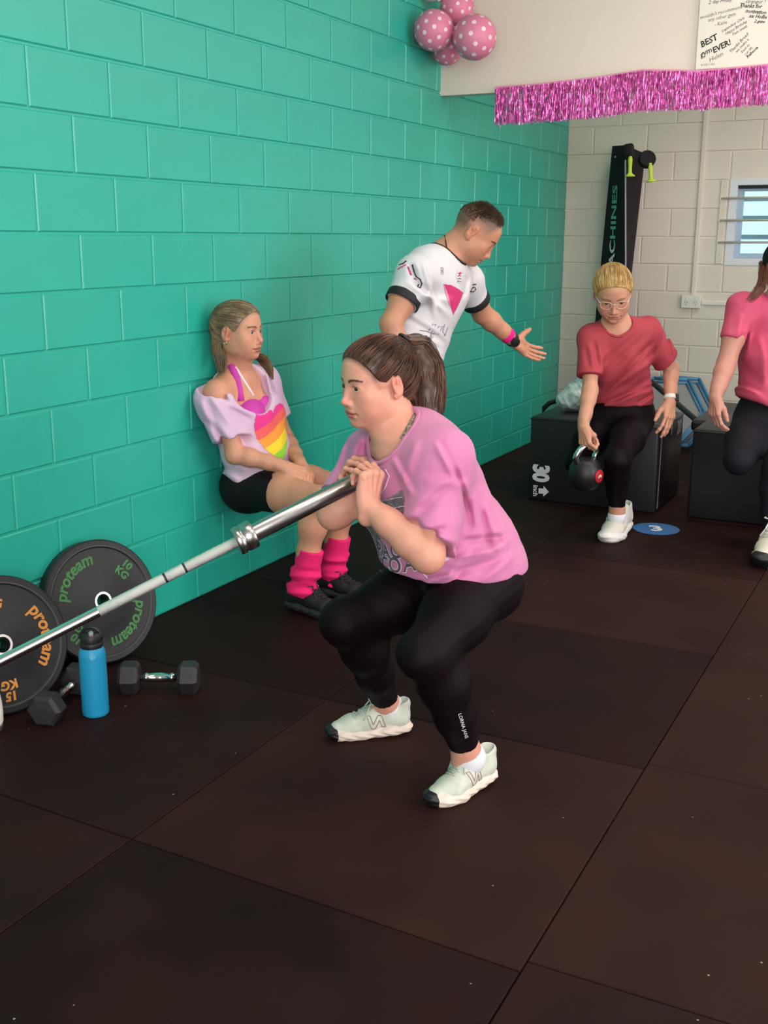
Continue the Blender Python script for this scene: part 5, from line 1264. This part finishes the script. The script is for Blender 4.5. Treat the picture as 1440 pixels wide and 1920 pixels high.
# ------------------------------------------------------------------ coach pointing with an open hand
def coach():
    root = empty('person',tuple(at(755,715,4.78)*np.array([1,1,0]))); tag(root,'man in white printed sports tee leaning forward with arm outstretched','person')
    skin = np.array(lin('#c98d72'))
    fh = nrm(VRh*.985-VFh*.10); fw = fh*math.cos(math.radians(40))-UP*math.sin(math.radians(40))
    H = head_frame(at(890,438,4.78),fw,UP+fh*.6,1.07)
    NB = at(832,482,4.80); PEL = at(752,722,4.80); Rt = nrm(-VRh*.62-VFh*.78); A = torso_frame(PEL,NB,Rt)
    shR,elR,wrR = at(779,516,4.62),at(734,606,4.56),at(752,700,4.60); shL,elL,wrL = at(872,526,4.98),at(905,588,5.14),at(962,638,5.26)
    fL = nrm(A[:,1]*np.array([1,1,0])); hpR = PEL+A[:,0]*.10-UP*.05; hpL = PEL-A[:,0]*.10-UP*.05; z0 = hpR[2]
    fr = lambda p,dx: np.array([p[0],p[1],0])+fL*dx+VRh*.10
    knR = fr(hpR,.05)+UP*z0*.53; anR = fr(hpR,-.03)+UP*.10; knL = fr(hpL,.06)+UP*z0*.53; anL = fr(hpL,-.0)+UP*.10
    rA = (.060,.056,.045,.046,.031); rL = (.095,.085,.062,.060,.042)
    B,sp = body_field(H,A,PEL,NB,shL,elL,wrL,shR,elR,wrR,hpL,knL,anL,hpR,knR,anR,fL,fL,rA,rL,1.0,(fr(anL,.09)-VRh*.1+UP*.05,fr(anR,.09)-VRh*.1+UP*.05),male=True,smile=-.3)
    al = nrm(at(1000,665,5.36)-wrL); h1 = add_hand(B,wrL+al*.012,al,nrm(VF*.85-VU*.35+VR*-.2),1,[(8,10,8),(14,12,8),(20,14,8),(26,16,10)],(10,2,-8,-18),((.85,.5,-.15),(.75,.65,-.1)),1.08)
    h2 = add_hand(B,wrR,wrR-elR,-VF,-1,[(40,45,30)]*4,sc=1.05)
    grey = lin('#5a4a40'); 
    def fade(V,C):
        L = H.loc(V); x,y,z = np.abs(L[:,0]),L[:,1],L[:,2]; near = np.linalg.norm(L,axis=1) < .14
        w = np.clip((z-.015)/.05,0,1)*np.clip((.066-y+.25*(z-.06))/.02,0,1)*near*.92; w = np.maximum(w,np.clip((z+.045)/.05,0,1)*np.clip((-.025-y)/.03,0,1)*near*.85); C[:] = C*(1-w[:,None])+np.array(grey)*w[:,None]
        w2 = .22*near*np.clip((-.045-z)/.02,0,1)*(y>.02); C[:] = C*(1-w2[:,None])+np.array(lin('#8d6a5a'))*w2[:,None]
    ob,BV,BQ = finish_body(B,H,skin,[PEL,NB,shL,shR,elL,elR,hpL,hpR,knL,knR,anL,anR],[(h1,wrL)],root,lin('#5c4334'),lin('#a8665c'),mat('iris_blue','#4c5c66',.15),(0,.93,-.3),pre=fade,male=True,lash=False,blush=.4)
    # tee
    M_T = mat('tee_white','#d8d4d8',.7,vary=.06,vscale=5,bump=.2,bscale=800); M_K = mat('tee_black_trim','#15141a',.7); M_MG = mat('tee_magenta_print','#cf2f72',.7); M_GR = mat('tee_grey_script','#8f8a93',.8)
    S = Field(); S.ell(sp(.78),(.205,.135,.17),A,0); S.ell(sp(.45,0,.0),(.175,.125,.22),A,.07); S.ell(sp(.12),(.180,.130,.18),A,.06)
    S.rc(sp(.92),shL,.078,.078,.05); S.rc(sp(.92),shR,.078,.080,.05); sL = shL*.36+elL*.64; sR = shR*.42+elR*.58
    S.rcut(shL,sL,.076,.064,sL,elL-shL,.04); S.rcut(shR,sR,.080,.070,sR,elR-shR,.04)
    S.neck(sp(1.03,0,.02),(.085,.085,.075),A@rotm('X',-22)); S.plane(sp(.03),-A[:,2],.008)
    S.disp(folds(.008,20,[A[:,2]+A[:,0]*.5,A[:,2]*.6-A[:,1]*.8,A[:,2]],6,31)); S.disp(creases([((765,555),(835,590)),((750,600),(830,640)),((760,640),(820,655)),((792,520),(815,600)),((780,575),(845,568)),((770,520),(785,560)),((880,520),(872,560))],4.8,.010,.015,5)); tee,V,Q = garment('tshirt',S,[PEL,NB,shL,shR,sL,sR],M_T,root,.006); bt = bvh(V,Q)
    for a_,s_,e_,r_ in ((shR,sR,elR,.069),(shL,sL,elL,.063)):
        d = nrm(e_-s_); band('sleeve_cuff',s_-d*.036,s_+d*.004,r_+.002,.004,M_K,root,36)
    collar(S,M_K,tee,.008)
    line('lanyard',surf(bvh(BV,BQ),[(834,441),(836,455),(838,466),(842,478)],3.6,.003),.003,M_K,root,.8)
    # magenta wedge, chest marks, script and sleeve swirls
    def fan(pts,m,off=.003,name='print'): decal(name,pts,bt,m,tee,3.6,off,1.1)
    M_MG2 = mat('tee_pink_print','#dd8fae',.7)
    fan([(832,533),(845,534),(857,540),(869,549),(864,562),(858,576),(850,590),(846,578),(842,560),(838,545)],M_MG); fan([(832,533),(838,545),(842,560),(846,578),(841,566),(836,550)],M_MG2,.004)
    for L_ in ([(827,502),(831,502),(831,514),(827,514),(827,502)],[(829,505),(829,511)]): line('print',surf(bt,L_,3.6),.0014,M_K,tee)
    fan([(859,512),(863,509),(866,513),(862,517)],M_MG); 
    for yv in (518,523,528): line('print',surf(bt,[(858,yv),(861,yv-1),(865,yv)],3.6),.0016,M_K,tee)
    line('print',surf(bt,[(857,507),(855,518),(858,530),(864,533),(868,526),(869,514),(866,506)],3.6),.0007,M_GR,tee)
    for L_,m_,r_ in (([(741,499),(748,497),(756,494),(762,489)],M_K,.0035),([(746,505),(754,500),(761,496)],M_MG,.003),([(765,500),(768,508),(771,516),(768,512)],M_MG,.004),([(773,496),(776,508),(780,518),(788,524),(791,532),(788,540),(783,538),(785,533)],M_K,.0032),([(776,522),(781,524)],M_MG,.003),([(881,548),(884,541),(890,538),(892,543),(888,547),(882,546)],M_K,.0035),([(886,534),(893,533)],M_K,.003)): line('print',surf(bt,L_,3.6),r_,m_,tee)
    for L_ in ([(787,619),(800,621),(815,626),(835,629)],[(804,620),(812,607),(818,608),(810,622),(806,640)],[(812,627),(822,612),(830,612),(822,628)],[(834,608),(830,622),(835,628),(840,614)],[(806,640),(812,630)]): line('print',surf(bt,L_,3.6,.004),.0022,M_GR,tee)
    fan([(806,659),(814,656),(817,662),(812,665),(807,664)],M_MG)
    # wristband and watch
    d = nrm(wrL-elL); M_WB = mat('wristband_pink','#f0148a',.9,bump=.5,bscale=500); band('wristband',wrL-d*.075,wrL-d*.028,.033,.006,M_WB,root); wt = band('watch_strap',wrL-d*.022,wrL+d*.004,.0315,.0035,M_BLACK,root)
    f = frame(nrm(-VF*.7+VR*.35-VU*.5),VU); mb = MB(); mb.lathe([(.0,0),(.023,0),(.024,.004),(.023,.011),(.02,.012),(.0,.012)],wrL-d*.009+f[:,2]*.030,f,24); mb.build('watch_face',M_BLACK,root,auto=40)
    # trousers and shoes
    M_TR = mat('shorts_dark','#131116',.8); G = Field(); G.ell(sp(.0),(.185,.135,.14),A,0)
    for hp,kn,an in ((hpR,knR,anR),(hpL,knL,anL)): add_leg(G,hp,kn,an,[q+.012 for q in rL],fL,.04); cut_end(G,an-UP*-.03,-UP,None,.1)
    G.plane(sp(.2),A[:,2],.01); garment('trousers',G,[PEL,hpL,hpR,knL,knR,anL,anR],M_TR,root,.009)
    for an,lt in ((anR,A[:,0]),(anL,-A[:,0])): b = np.array([an[0],an[1],0]); shoe(b-fL*.09,b+fL*.20,lt,M_TR,M_TR,M_BLACK,M_LACE,root,black_toe=False)
    # cropped hair
    MH = hair_mat('hair_short_brown','#5b4534','#33251c'); r = np.random.default_rng(8); P=[]
    for dv in scalp_dirs(3600,lambda v: (v[2] > .25+.25*r.random() and v[1] < .80-.1*r.random()) or (v[1] < -.3 and v[2] > -.1+.3*r.random()),6):
        q = 1/np.sqrt(((dv/(np.array(CR[1])-.004))**2).sum()); p0 = np.array(CR[0])+dv*(q-.0015); ln = (.0075+.018*np.clip((dv[2]-.45)/.45,0,1))*(1+.5*np.clip(dv[1],0,1)); g = nrm(dv*.8+np.array([0,.7,.1])+r.normal(size=3)*.16); P.append([H.w(p0+g*ln*t) for t in (0,.35,.7,1.)])
    hair = strands('hair',np.array(P),.0012,MH,root)
coach()

# ------------------------------------------------------------------ woman lowering the kettlebell
def glasses(H, m, parent, r=.0009):
    for sx in (-1,1):
        c = np.array([sx*.0335,.0945,-.002]); P = [H.w(c+np.array([math.copysign(abs(math.cos(t))**.7,math.cos(t))*.0235,-.012*abs(math.cos(t))*(math.cos(t)*sx>0),math.copysign(abs(math.sin(t))**.7,math.sin(t))*.0175])) for t in np.linspace(0,2*PI,29)]
        mb = MB(); mb.tube(P,r*1.3*H.s,6,cap=False); mb.build('glasses_rim',m,parent,smooth=True)
        mb = MB(); mb.tube([H.w((sx*.057,.084,.006)),H.w((sx*.073,.04,.008)),H.w((sx*.080,-.010,.012))],r*1.3*H.s,6); mb.build('glasses_temple',m,parent,smooth=True)
    mb = MB(); mb.tube([H.w((-.010,.0955,.002)),H.w((0,.099,.005)),H.w((.010,.0955,.002))],r*1.3*H.s,6); mb.build('glasses_bridge',m,parent,smooth=True)
def woman_kettlebell():
    root = empty('person',tuple(hit(1158,1008,2,0))); tag(root,'blonde woman with glasses in coral red tee lunging with a kettlebell','person')
    skin = np.array(lin('#d0967c'))
    fw = nrm(-VFh*.98-VRh*.10)*math.cos(math.radians(31))-UP*math.sin(math.radians(31)); H = head_frame(at(1149,549,5.44),fw,UP-VRh*.06,1.14)
    NB = at(1156,611,5.56); PEL = at(1164,778,5.84); Rt = nrm(-VRh*.985+VFh*.12); A = torso_frame(PEL,NB,Rt)
    shR,elR,wrR = at(1108,634,5.55),at(1106,730,5.50),at(1094,800,5.46); shL,elL,wrL = at(1214,620,5.60),at(1258,690,5.72),at(1257,752,5.66)
    hpL,knL,anL = at(1194,786,5.82),at(1158,862,5.50),at(1157,958,5.72); hpR,knR = at(1128,786,5.84),at(1083,868,5.84); anR = np.array([knR[0]+.06,3.13,.60])
    fL = nrm(hit(1140,1012,2,0)-hit(1168,992,2,0))
    rA = (.047,.043,.036,.038,.026); rL = (.088,.080,.056,.055,.036)
    B,sp = body_field(H,A,PEL,NB,shL,elL,wrL,shR,elR,wrR,hpL,knL,anL,hpR,knR,anR,nrm(-VFh),nrm(-VFh),rA,rL,.88,(hit(1153,1005,2,0)+UP*.05,anR+np.array([0,.10,-.02])),blink=.7,smile=-.4)
    h1 = add_hand(B,wrR,nrm(-VU+VR*.12),nrm(-VR*.8-VF*.55),-1,[(55,80,45),(60,80,45),(64,78,45),(68,76,45)],(2,0,-2,-4),((.2,.7,-.7),(-.5,.6,-.6)),1.03)
    h2 = add_hand(B,wrL,nrm(-VU-VR*.10-VF*.1),nrm(-VF*.75+VR*.6),1,[(14,18,12),(10,14,10),(12,16,10),(24,24,14)],(10,1,-4,-8),((.55,.75,-.35),(.35,.9,-.2)),1.05)
    ob,BV,BQ = finish_body(B,H,skin,[PEL,NB,shL,shR,elL,elR,hpL,hpR,knL,knR,anL,anR],[(h1,wrR),(h2,wrL)],root,lin('#8d6a4c'),lin('#b0685f'),mat('iris_hazel','#5a5a48',.15),(0,.95,-.2),blush=.45,hair=lin('#c29a62'))
    M_T = mat('tee_coral','#b23e49',.8,vary=.12,vscale=6,col2='#a03442',bump=.2,bscale=900)
    S = Field(); S.ell(sp(.80),(.165,.115,.15),A,0); S.ell(sp(.50),(.160,.120,.20),A,.06); S.ell(sp(.20),(.172,.130,.17),A,.06)
    for x in (-.06,.06): S.ell(sp(.62,x,.085),(.07,.05,.075),A,.05)
    S.rc(sp(.93),shL,.062,.064,.05); S.rc(sp(.93),shR,.062,.062,.05); sR = shR*.25+elR*.75; sL = shL*.2+elL*.8
    S.rcut(shR,sR,.064,.068,sR,elR-shR,.04); S.rcut(shL,sL,.066,.072,sL,elL-shL+VR*.06,.04)
    S.neck(sp(1.03,0,.025),(.085,.075,.078),A@rotm('X',-20)); S.plane(at(1165,760,5.72),-UP,.008)
    S.disp(folds(.007,20,[A[:,2]+A[:,0]*.9,A[:,2]*.7+A[:,0]*1.1,A[:,2]],5,41)); S.disp(creases([((1215,650),(1130,740)),((1222,680),(1122,750)),((1225,710),(1150,757)),((1200,640),(1115,720)),((1180,630),(1110,690)),((1230,738),(1198,758)),((1105,650),(1112,700)),((1090,660),(1095,700)),((1235,620),(1225,662)),((1250,630),(1258,672)),((1228,725),(1120,762))],5.65,.010,.014,6))
    tee,_,_ = garment('tshirt',S,[PEL,NB,shL,shR,sL,sR],M_T,root,.006); collar(S,M_T,tee,.007)
    G = Field(); G.ell(sp(.04),(.172,.130,.15),A,0); add_leg(G,hpL,knL,anL,[q+.005 for q in rL],nrm(-VFh),.04); add_leg(G,hpR,knR,anR,[q+.005 for q in rL],nrm(-VFh),.04); cut_end(G,anL+UP*.03,-UP,None,.1); G.plane(sp(.3),A[:,2],.01)
    G.disp(folds(.004,50,[UP,VR],8,43)); garment('leggings',G,[PEL,hpL,hpR,knL,knR,anL,anR],M_LEG,root,.007)
    K = Field(); ft = hit(1154,1006,2,0)+UP*.05; K.rc(anL-UP*.0,anL-UP*.03,.040,.040,.01); K.rc(anL-UP*.03,ft,.040,.035,.03); K.plane(anL-UP*.012,UP,.003); garment('sock',K,[anL,ft],M_SOCKW,root,.004,.07)
    M_UP = mat('shoe_white','#ddd8cf',.75,vary=.1,vscale=30,bump=.5,bscale=350); M_SO = mat('shoe_sole_white','#e8e3e0',.6)
    shoe(hit(1174,990,2,0),hit(1134,1019,2,0),VRh,M_UP,M_SO,M_WHITE,M_WHITE,root,black_toe=False)
    shoe(anR+np.array([0,-.03,.035]),anR+np.array([.02,.24,-.0]),-VRh,M_UP,M_SO,M_WHITE,M_WHITE,root,black_toe=False,up=-UP)
    glasses(H,mat('glasses_clear','#d9c4bd',.2),root,.0011)
    band('watch_strap',wrL+nrm(elL-wrL)*.006,wrL+nrm(elL-wrL)*.030,.031,.004,M_WHITE,root); f = frame(nrm(VR*.8-VF*.5),VU); mb = MB(); mb.box(wrL+nrm(elL-wrL)*.018+f[:,2]*.036,(.032,.038,.012),f,.004); mb.build('watch_face',M_BLACK,root)
    MH = hair_mat('hair_blonde','#c9a063','#8f6a3c'); hair = hair_cap(H,'hair',MH,root,.004); T0 = nrm((0,-.085,.03)); test = hair_test()
    pa = arc_paths(H,CR[0],CR[1],near_line(test,750,22),T0,12,.008,.12,23,H.cap); strands('hair_strands',pa[::2],.0014,MH,hair); strands('hair_highlights',pa[1::2],.0013,hair_mat('hair_blonde_bright','#e3c48a','#b08a52'),hair)
    return h1,wrR
hk,hw = woman_kettlebell()
# kettlebell hanging from her hand
M_KB = mat('kettlebell_black','#1a181b',.42,vary=.2,vscale=30,bump=.3,bscale=300); M_RED = mat('kettlebell_red','#b01f2c',.5)
grip = sum([hk[n][2] for n in ('index','middle','ring','pinky')])/4
kc = grip*np.array([1,1,0])+UP*(grip[2]-.155)-VRh*.030
kb = empty('kettlebell',tuple(kc-UP*.085)); tag(kb,'black kettlebell with chrome handle hanging from the hand of the lunging woman','kettlebell')
mb = MB(); mb.lathe([(.0,-.080),(.045,-.080),(.062,-.068),(.079,-.035),(.085,.0),(.080,.035),(.066,.062),(.045,.078),(.02,.084),(.0,.085)],kc,None,40); mb.build('ball',M_KB,kb,smooth=True)
ax = nrm(VRh*.85+VFh*.5)
t = np.linspace(-.30,PI+.30,33); P = [kc+VRh*.022*math.sin(q)+UP*(.098+.055*math.sin(q))+ax*.064*math.copysign(abs(math.cos(q))**.75,math.cos(q)) for q in t]; P[0] = kc+UP*.050+ax*.052; P[-1] = kc+UP*.050-ax*.052
mb = MB(); mb.tube(P,.0165,16); mb.build('handle',M_CHROME,kb,smooth=True)
nd = nrm(-VFh*.72+VRh*.69); f = frame(nd,(0,0,1)); mb = MB(); mb.lathe([(.032,.079),(.033,.0845),(.030,.0865),(.0,.0870)],kc,f,28); mb.build('logo_disc',M_RED,kb,auto=40)
mb = MB(); mb.tube([kc+f[:,2]*.0875+f[:,0]*x*.001+f[:,1]*y*.001 for x,y in ((-10,-9),(-4,6),(0,-2),(4,8),(7,-6),(12,2))],.0022,6); mb.build('logo_mark',M_WHITE,kb)

# ------------------------------------------------------------------ woman at the right edge
def woman_edge():
    root = empty('person',tuple(hit(1448,1045,2,0))); tag(root,'woman in bright pink tee and dark leggings cut off by the right edge','person')
    skin = np.array(lin('#c98d7c'))
    fw = nrm(-VFh*.9-VRh*.35)*math.cos(math.radians(22))-UP*math.sin(math.radians(22)); H = head_frame(at(1467,500,5.38),fw,UP,1.08)
    NB = at(1462,562,5.48); PEL = at(1452,792,5.70); Rt = nrm(-VRh*.96+VFh*.25); A = torso_frame(PEL,NB,Rt)
    shR,elR,wrR = at(1392,578,5.46),at(1362,680,5.46),at(1341,745,5.40); shL,elL,wrL = at(1525,585,5.50),at(1552,680,5.52),at(1548,760,5.45)
    hpR,knR,anR = at(1412,792,5.68),at(1385,862,5.44),at(1400,790,5.95); hpL,knL,anL = at(1482,795,5.72),at(1458,880,5.40),at(1447,1005,5.46)
    anR = np.array([knR[0]+.05,3.16,.62]); fL = nrm(hit(1432,1060,2,0)-hit(1460,1030,2,0))
    rA = (.056,.053,.045,.046,.030); rL = (.100,.092,.064,.060,.038)
    B,sp = body_field(H,A,PEL,NB,shL,elL,wrL,shR,elR,wrR,hpL,knL,anL,hpR,knR,anR,nrm(-VFh),nrm(-VFh),rA,rL,1.0,(hit(1446,1052,2,0)+UP*.05,anR+np.array([0,.1,-.02])))
    h1 = add_hand(B,wrR,nrm(-VU*.97-VR*.02),nrm(-VR*.9-VF*.35),-1,[(20,30,18),(24,34,18),(28,36,18),(32,36,18)],(3,0,-3,-6),((.35,.85,-.4),(.1,.95,-.3)),1.05)
    finish_body(B,H,skin,[PEL,NB,shL,shR,elL,elR,hpL,hpR,knL,knR,anL,anR],[(h1,wrR)],root,lin('#3c2a24'),lin('#a8605a'),mat('iris_dark','#33241c',.15),(0,.95,-.2),hair=lin('#3a2620'))
    M_T = mat('tee_bright_pink','#db5878',.8,vary=.10,vscale=6,col2='#cc4a70',bump=.2,bscale=900)
    S = Field(); S.ell(sp(.78),(.190,.135,.17),A,0); S.ell(sp(.48),(.190,.150,.20),A,.06); S.ell(sp(.20,0,.02),(.200,.165,.17),A,.06)
    for x in (-.07,.07): S.ell(sp(.60,x,.10),(.085,.065,.09),A,.05)
    S.rc(sp(.92),shL,.078,.075,.05); S.rc(sp(.92),shR,.078,.074,.05); sR = shR*.42+elR*.58; sL = shL*.4+elL*.6; S.rcut(shR,sR,.073,.066,sR,elR-shR,.04); S.rcut(shL,sL,.073,.066,sL,elL-shL,.04)
    S.neck(sp(1.03,0,.025),(.085,.080,.078),A@rotm('X',-20)); S.plane(at(1405,752,5.55),-UP*1.0+VR*-.30,.008)
    S.disp(folds(.008,22,[A[:,2]+A[:,0]*.5,A[:,2]*.6-A[:,0],A[:,2]],6,51)); S.disp(creases([((1380,600),(1372,650)),((1360,640),(1388,632)),((1358,656),(1386,650)),((1400,620),(1390,700)),((1370,720),(1440,760)),((1420,640),(1436,720)),((1375,700),(1430,740))],5.5,.010,.014,7)); tee,_,_ = garment('tshirt',S,[PEL,NB,shL,shR,sL,sR],M_T,root,.007); collar(S,M_T,tee,.007)
    G = Field(); G.ell(sp(.08),(.190,.150,.18),A,0); add_leg(G,hpL,knL,anL,[q+.005 for q in rL],nrm(-VFh),.04); add_leg(G,hpR,knR,anR,[q+.005 for q in rL],nrm(-VFh),.04); cut_end(G,anL+UP*.0,-UP,None,.1); G.plane(sp(.36),A[:,2],.01); garment('leggings',G,[PEL,hpL,hpR,knL,knR,anL,anR],mat('legging_navy','#15121c',.75,spec=.25),root,.008)
    K = Field(); ft = hit(1446,1052,2,0)+UP*.05; K.rc(anL-UP*.0,anL-UP*.03,.042,.042,.01); K.rc(anL-UP*.03,ft,.042,.036,.03); K.plane(anL-UP*.003,UP,.003); garment('sock',K,[anL,ft],M_SOCKW,root,.005,.07)
    M_UP = mat('shoe_cream','#d8cfbf',.75,vary=.1,vscale=30,bump=.5,bscale=350); M_SO = mat('shoe_sole_sand','#d9cdbd',.6)
    shoe(hit(1466,1026,2,0),hit(1426,1066,2,0),VRh,M_UP,M_SO,M_BLACK,M_WHITE,root); shoe(anR+np.array([0,-.03,.035]),anR+np.array([.02,.24,-.0]),-VRh,M_UP,M_SO,M_BLACK,M_WHITE,root,black_toe=False,up=-UP)
    glasses(H,mat('glasses_red','#7a1f2b',.3),root,.0014)
    MH = hair_mat('hair_dark','#3a2620','#1f1411'); hair = hair_cap(H,'hair',MH,root,.005); T0 = nrm((.3,-.08,-.03)); test = hair_test()
    pa = arc_paths(H,CR[0],CR[1],near_line(test,500,32),T0,12,.006,.2,33,H.cap); strands('hair_strands',pa,.0014,MH,hair)
    tail = [H.w((.085,.0,.02)),at(1432,520,5.30),at(1428,538,5.28),at(1412,556,5.27),at(1402,566,5.27)]; strands('ponytail',tail_paths(tail,[.02,.024,.026,.022,.016],150,34,14,.6,.45,VR),.0010,hair_mat('hair_copper','#7a4a34','#4a2a1e'),hair)
woman_edge()

# ------------------------------------------------------------------ clear plastic bag of clothes on the plyo box, black kit bag behind it
bg_ = empty('plastic_bag',(.83,3.62,.505)); tag(bg_,'crumpled clear plastic bag with clothes on the plyo box','bag')
F_ = Field(); c0 = np.array([.82,3.58,.60]); F_.ell(c0,(.105,.12,.085),None,0); F_.ell(c0+np.array([.06,.02,.055]),(.085,.09,.075),None,.05); F_.ell(c0+np.array([-.05,-.05,-.035]),(.08,.08,.055),None,.04); F_.rc(c0+np.array([.06,.02,.10]),c0+np.array([.10,.03,.16]),.05,.035,.04)
F_.disp(folds(.022,34,[(1,.4,.6),(.2,1,-.7),(-.6,.3,1)],14,61)); F_.disp(folds(.008,95,[(1,.4,.6),(.2,1,-.7)],20,62)); F_.plane((0,0,.507),(0,0,-1),.003); garment('film',F_,[c0],M_PLAST,bg_,.004,.22)
F_ = Field(); F_.ell((.905,3.535,.575),(.045,.05,.060),None,0); F_.disp(folds(.012,40,[(1,.4,.6),(.2,1,-.7)],14,63)); F_.plane((0,0,.507),(0,0,-1),.003); garment('beige_cloth',F_,[(.905,3.535,.575)],M_BEIGE,bg_,.004,.1)
kg_ = empty('kit_bag',(.85,4.12,0)); tag(kg_,'black kit bag with a raised handle behind the plyo box by the wall','bag')
F_ = Field(); F_.rc((.74,4.12,.20),(1.0,4.12,.20),.18,.18,.0,(0,1,0),.8); F_.disp(folds(.012,26,[(1,.4,.6),(.2,1,-.7)],9,64)); F_.plane((0,0,.003),(0,0,-1),.01); garment('bag_body',F_,[(.6,4.12,.2),(1.1,4.12,.2)],M_VINYL,kg_,.008,.26)
hp_ = [hit(u,v,1,4.05) for u,v in ((1016,778),(1020,765),(1030,756),(1042,752),(1052,752),(1060,760))]; hp_ = [np.array([.66,4.1,.30])]+hp_+[np.array([.80,4.1,.36])]; mb = MB(); mb.tube(hp_,.016,8,flat=.5); mb.build('handle',M_BLACK,kg_,smooth=True)
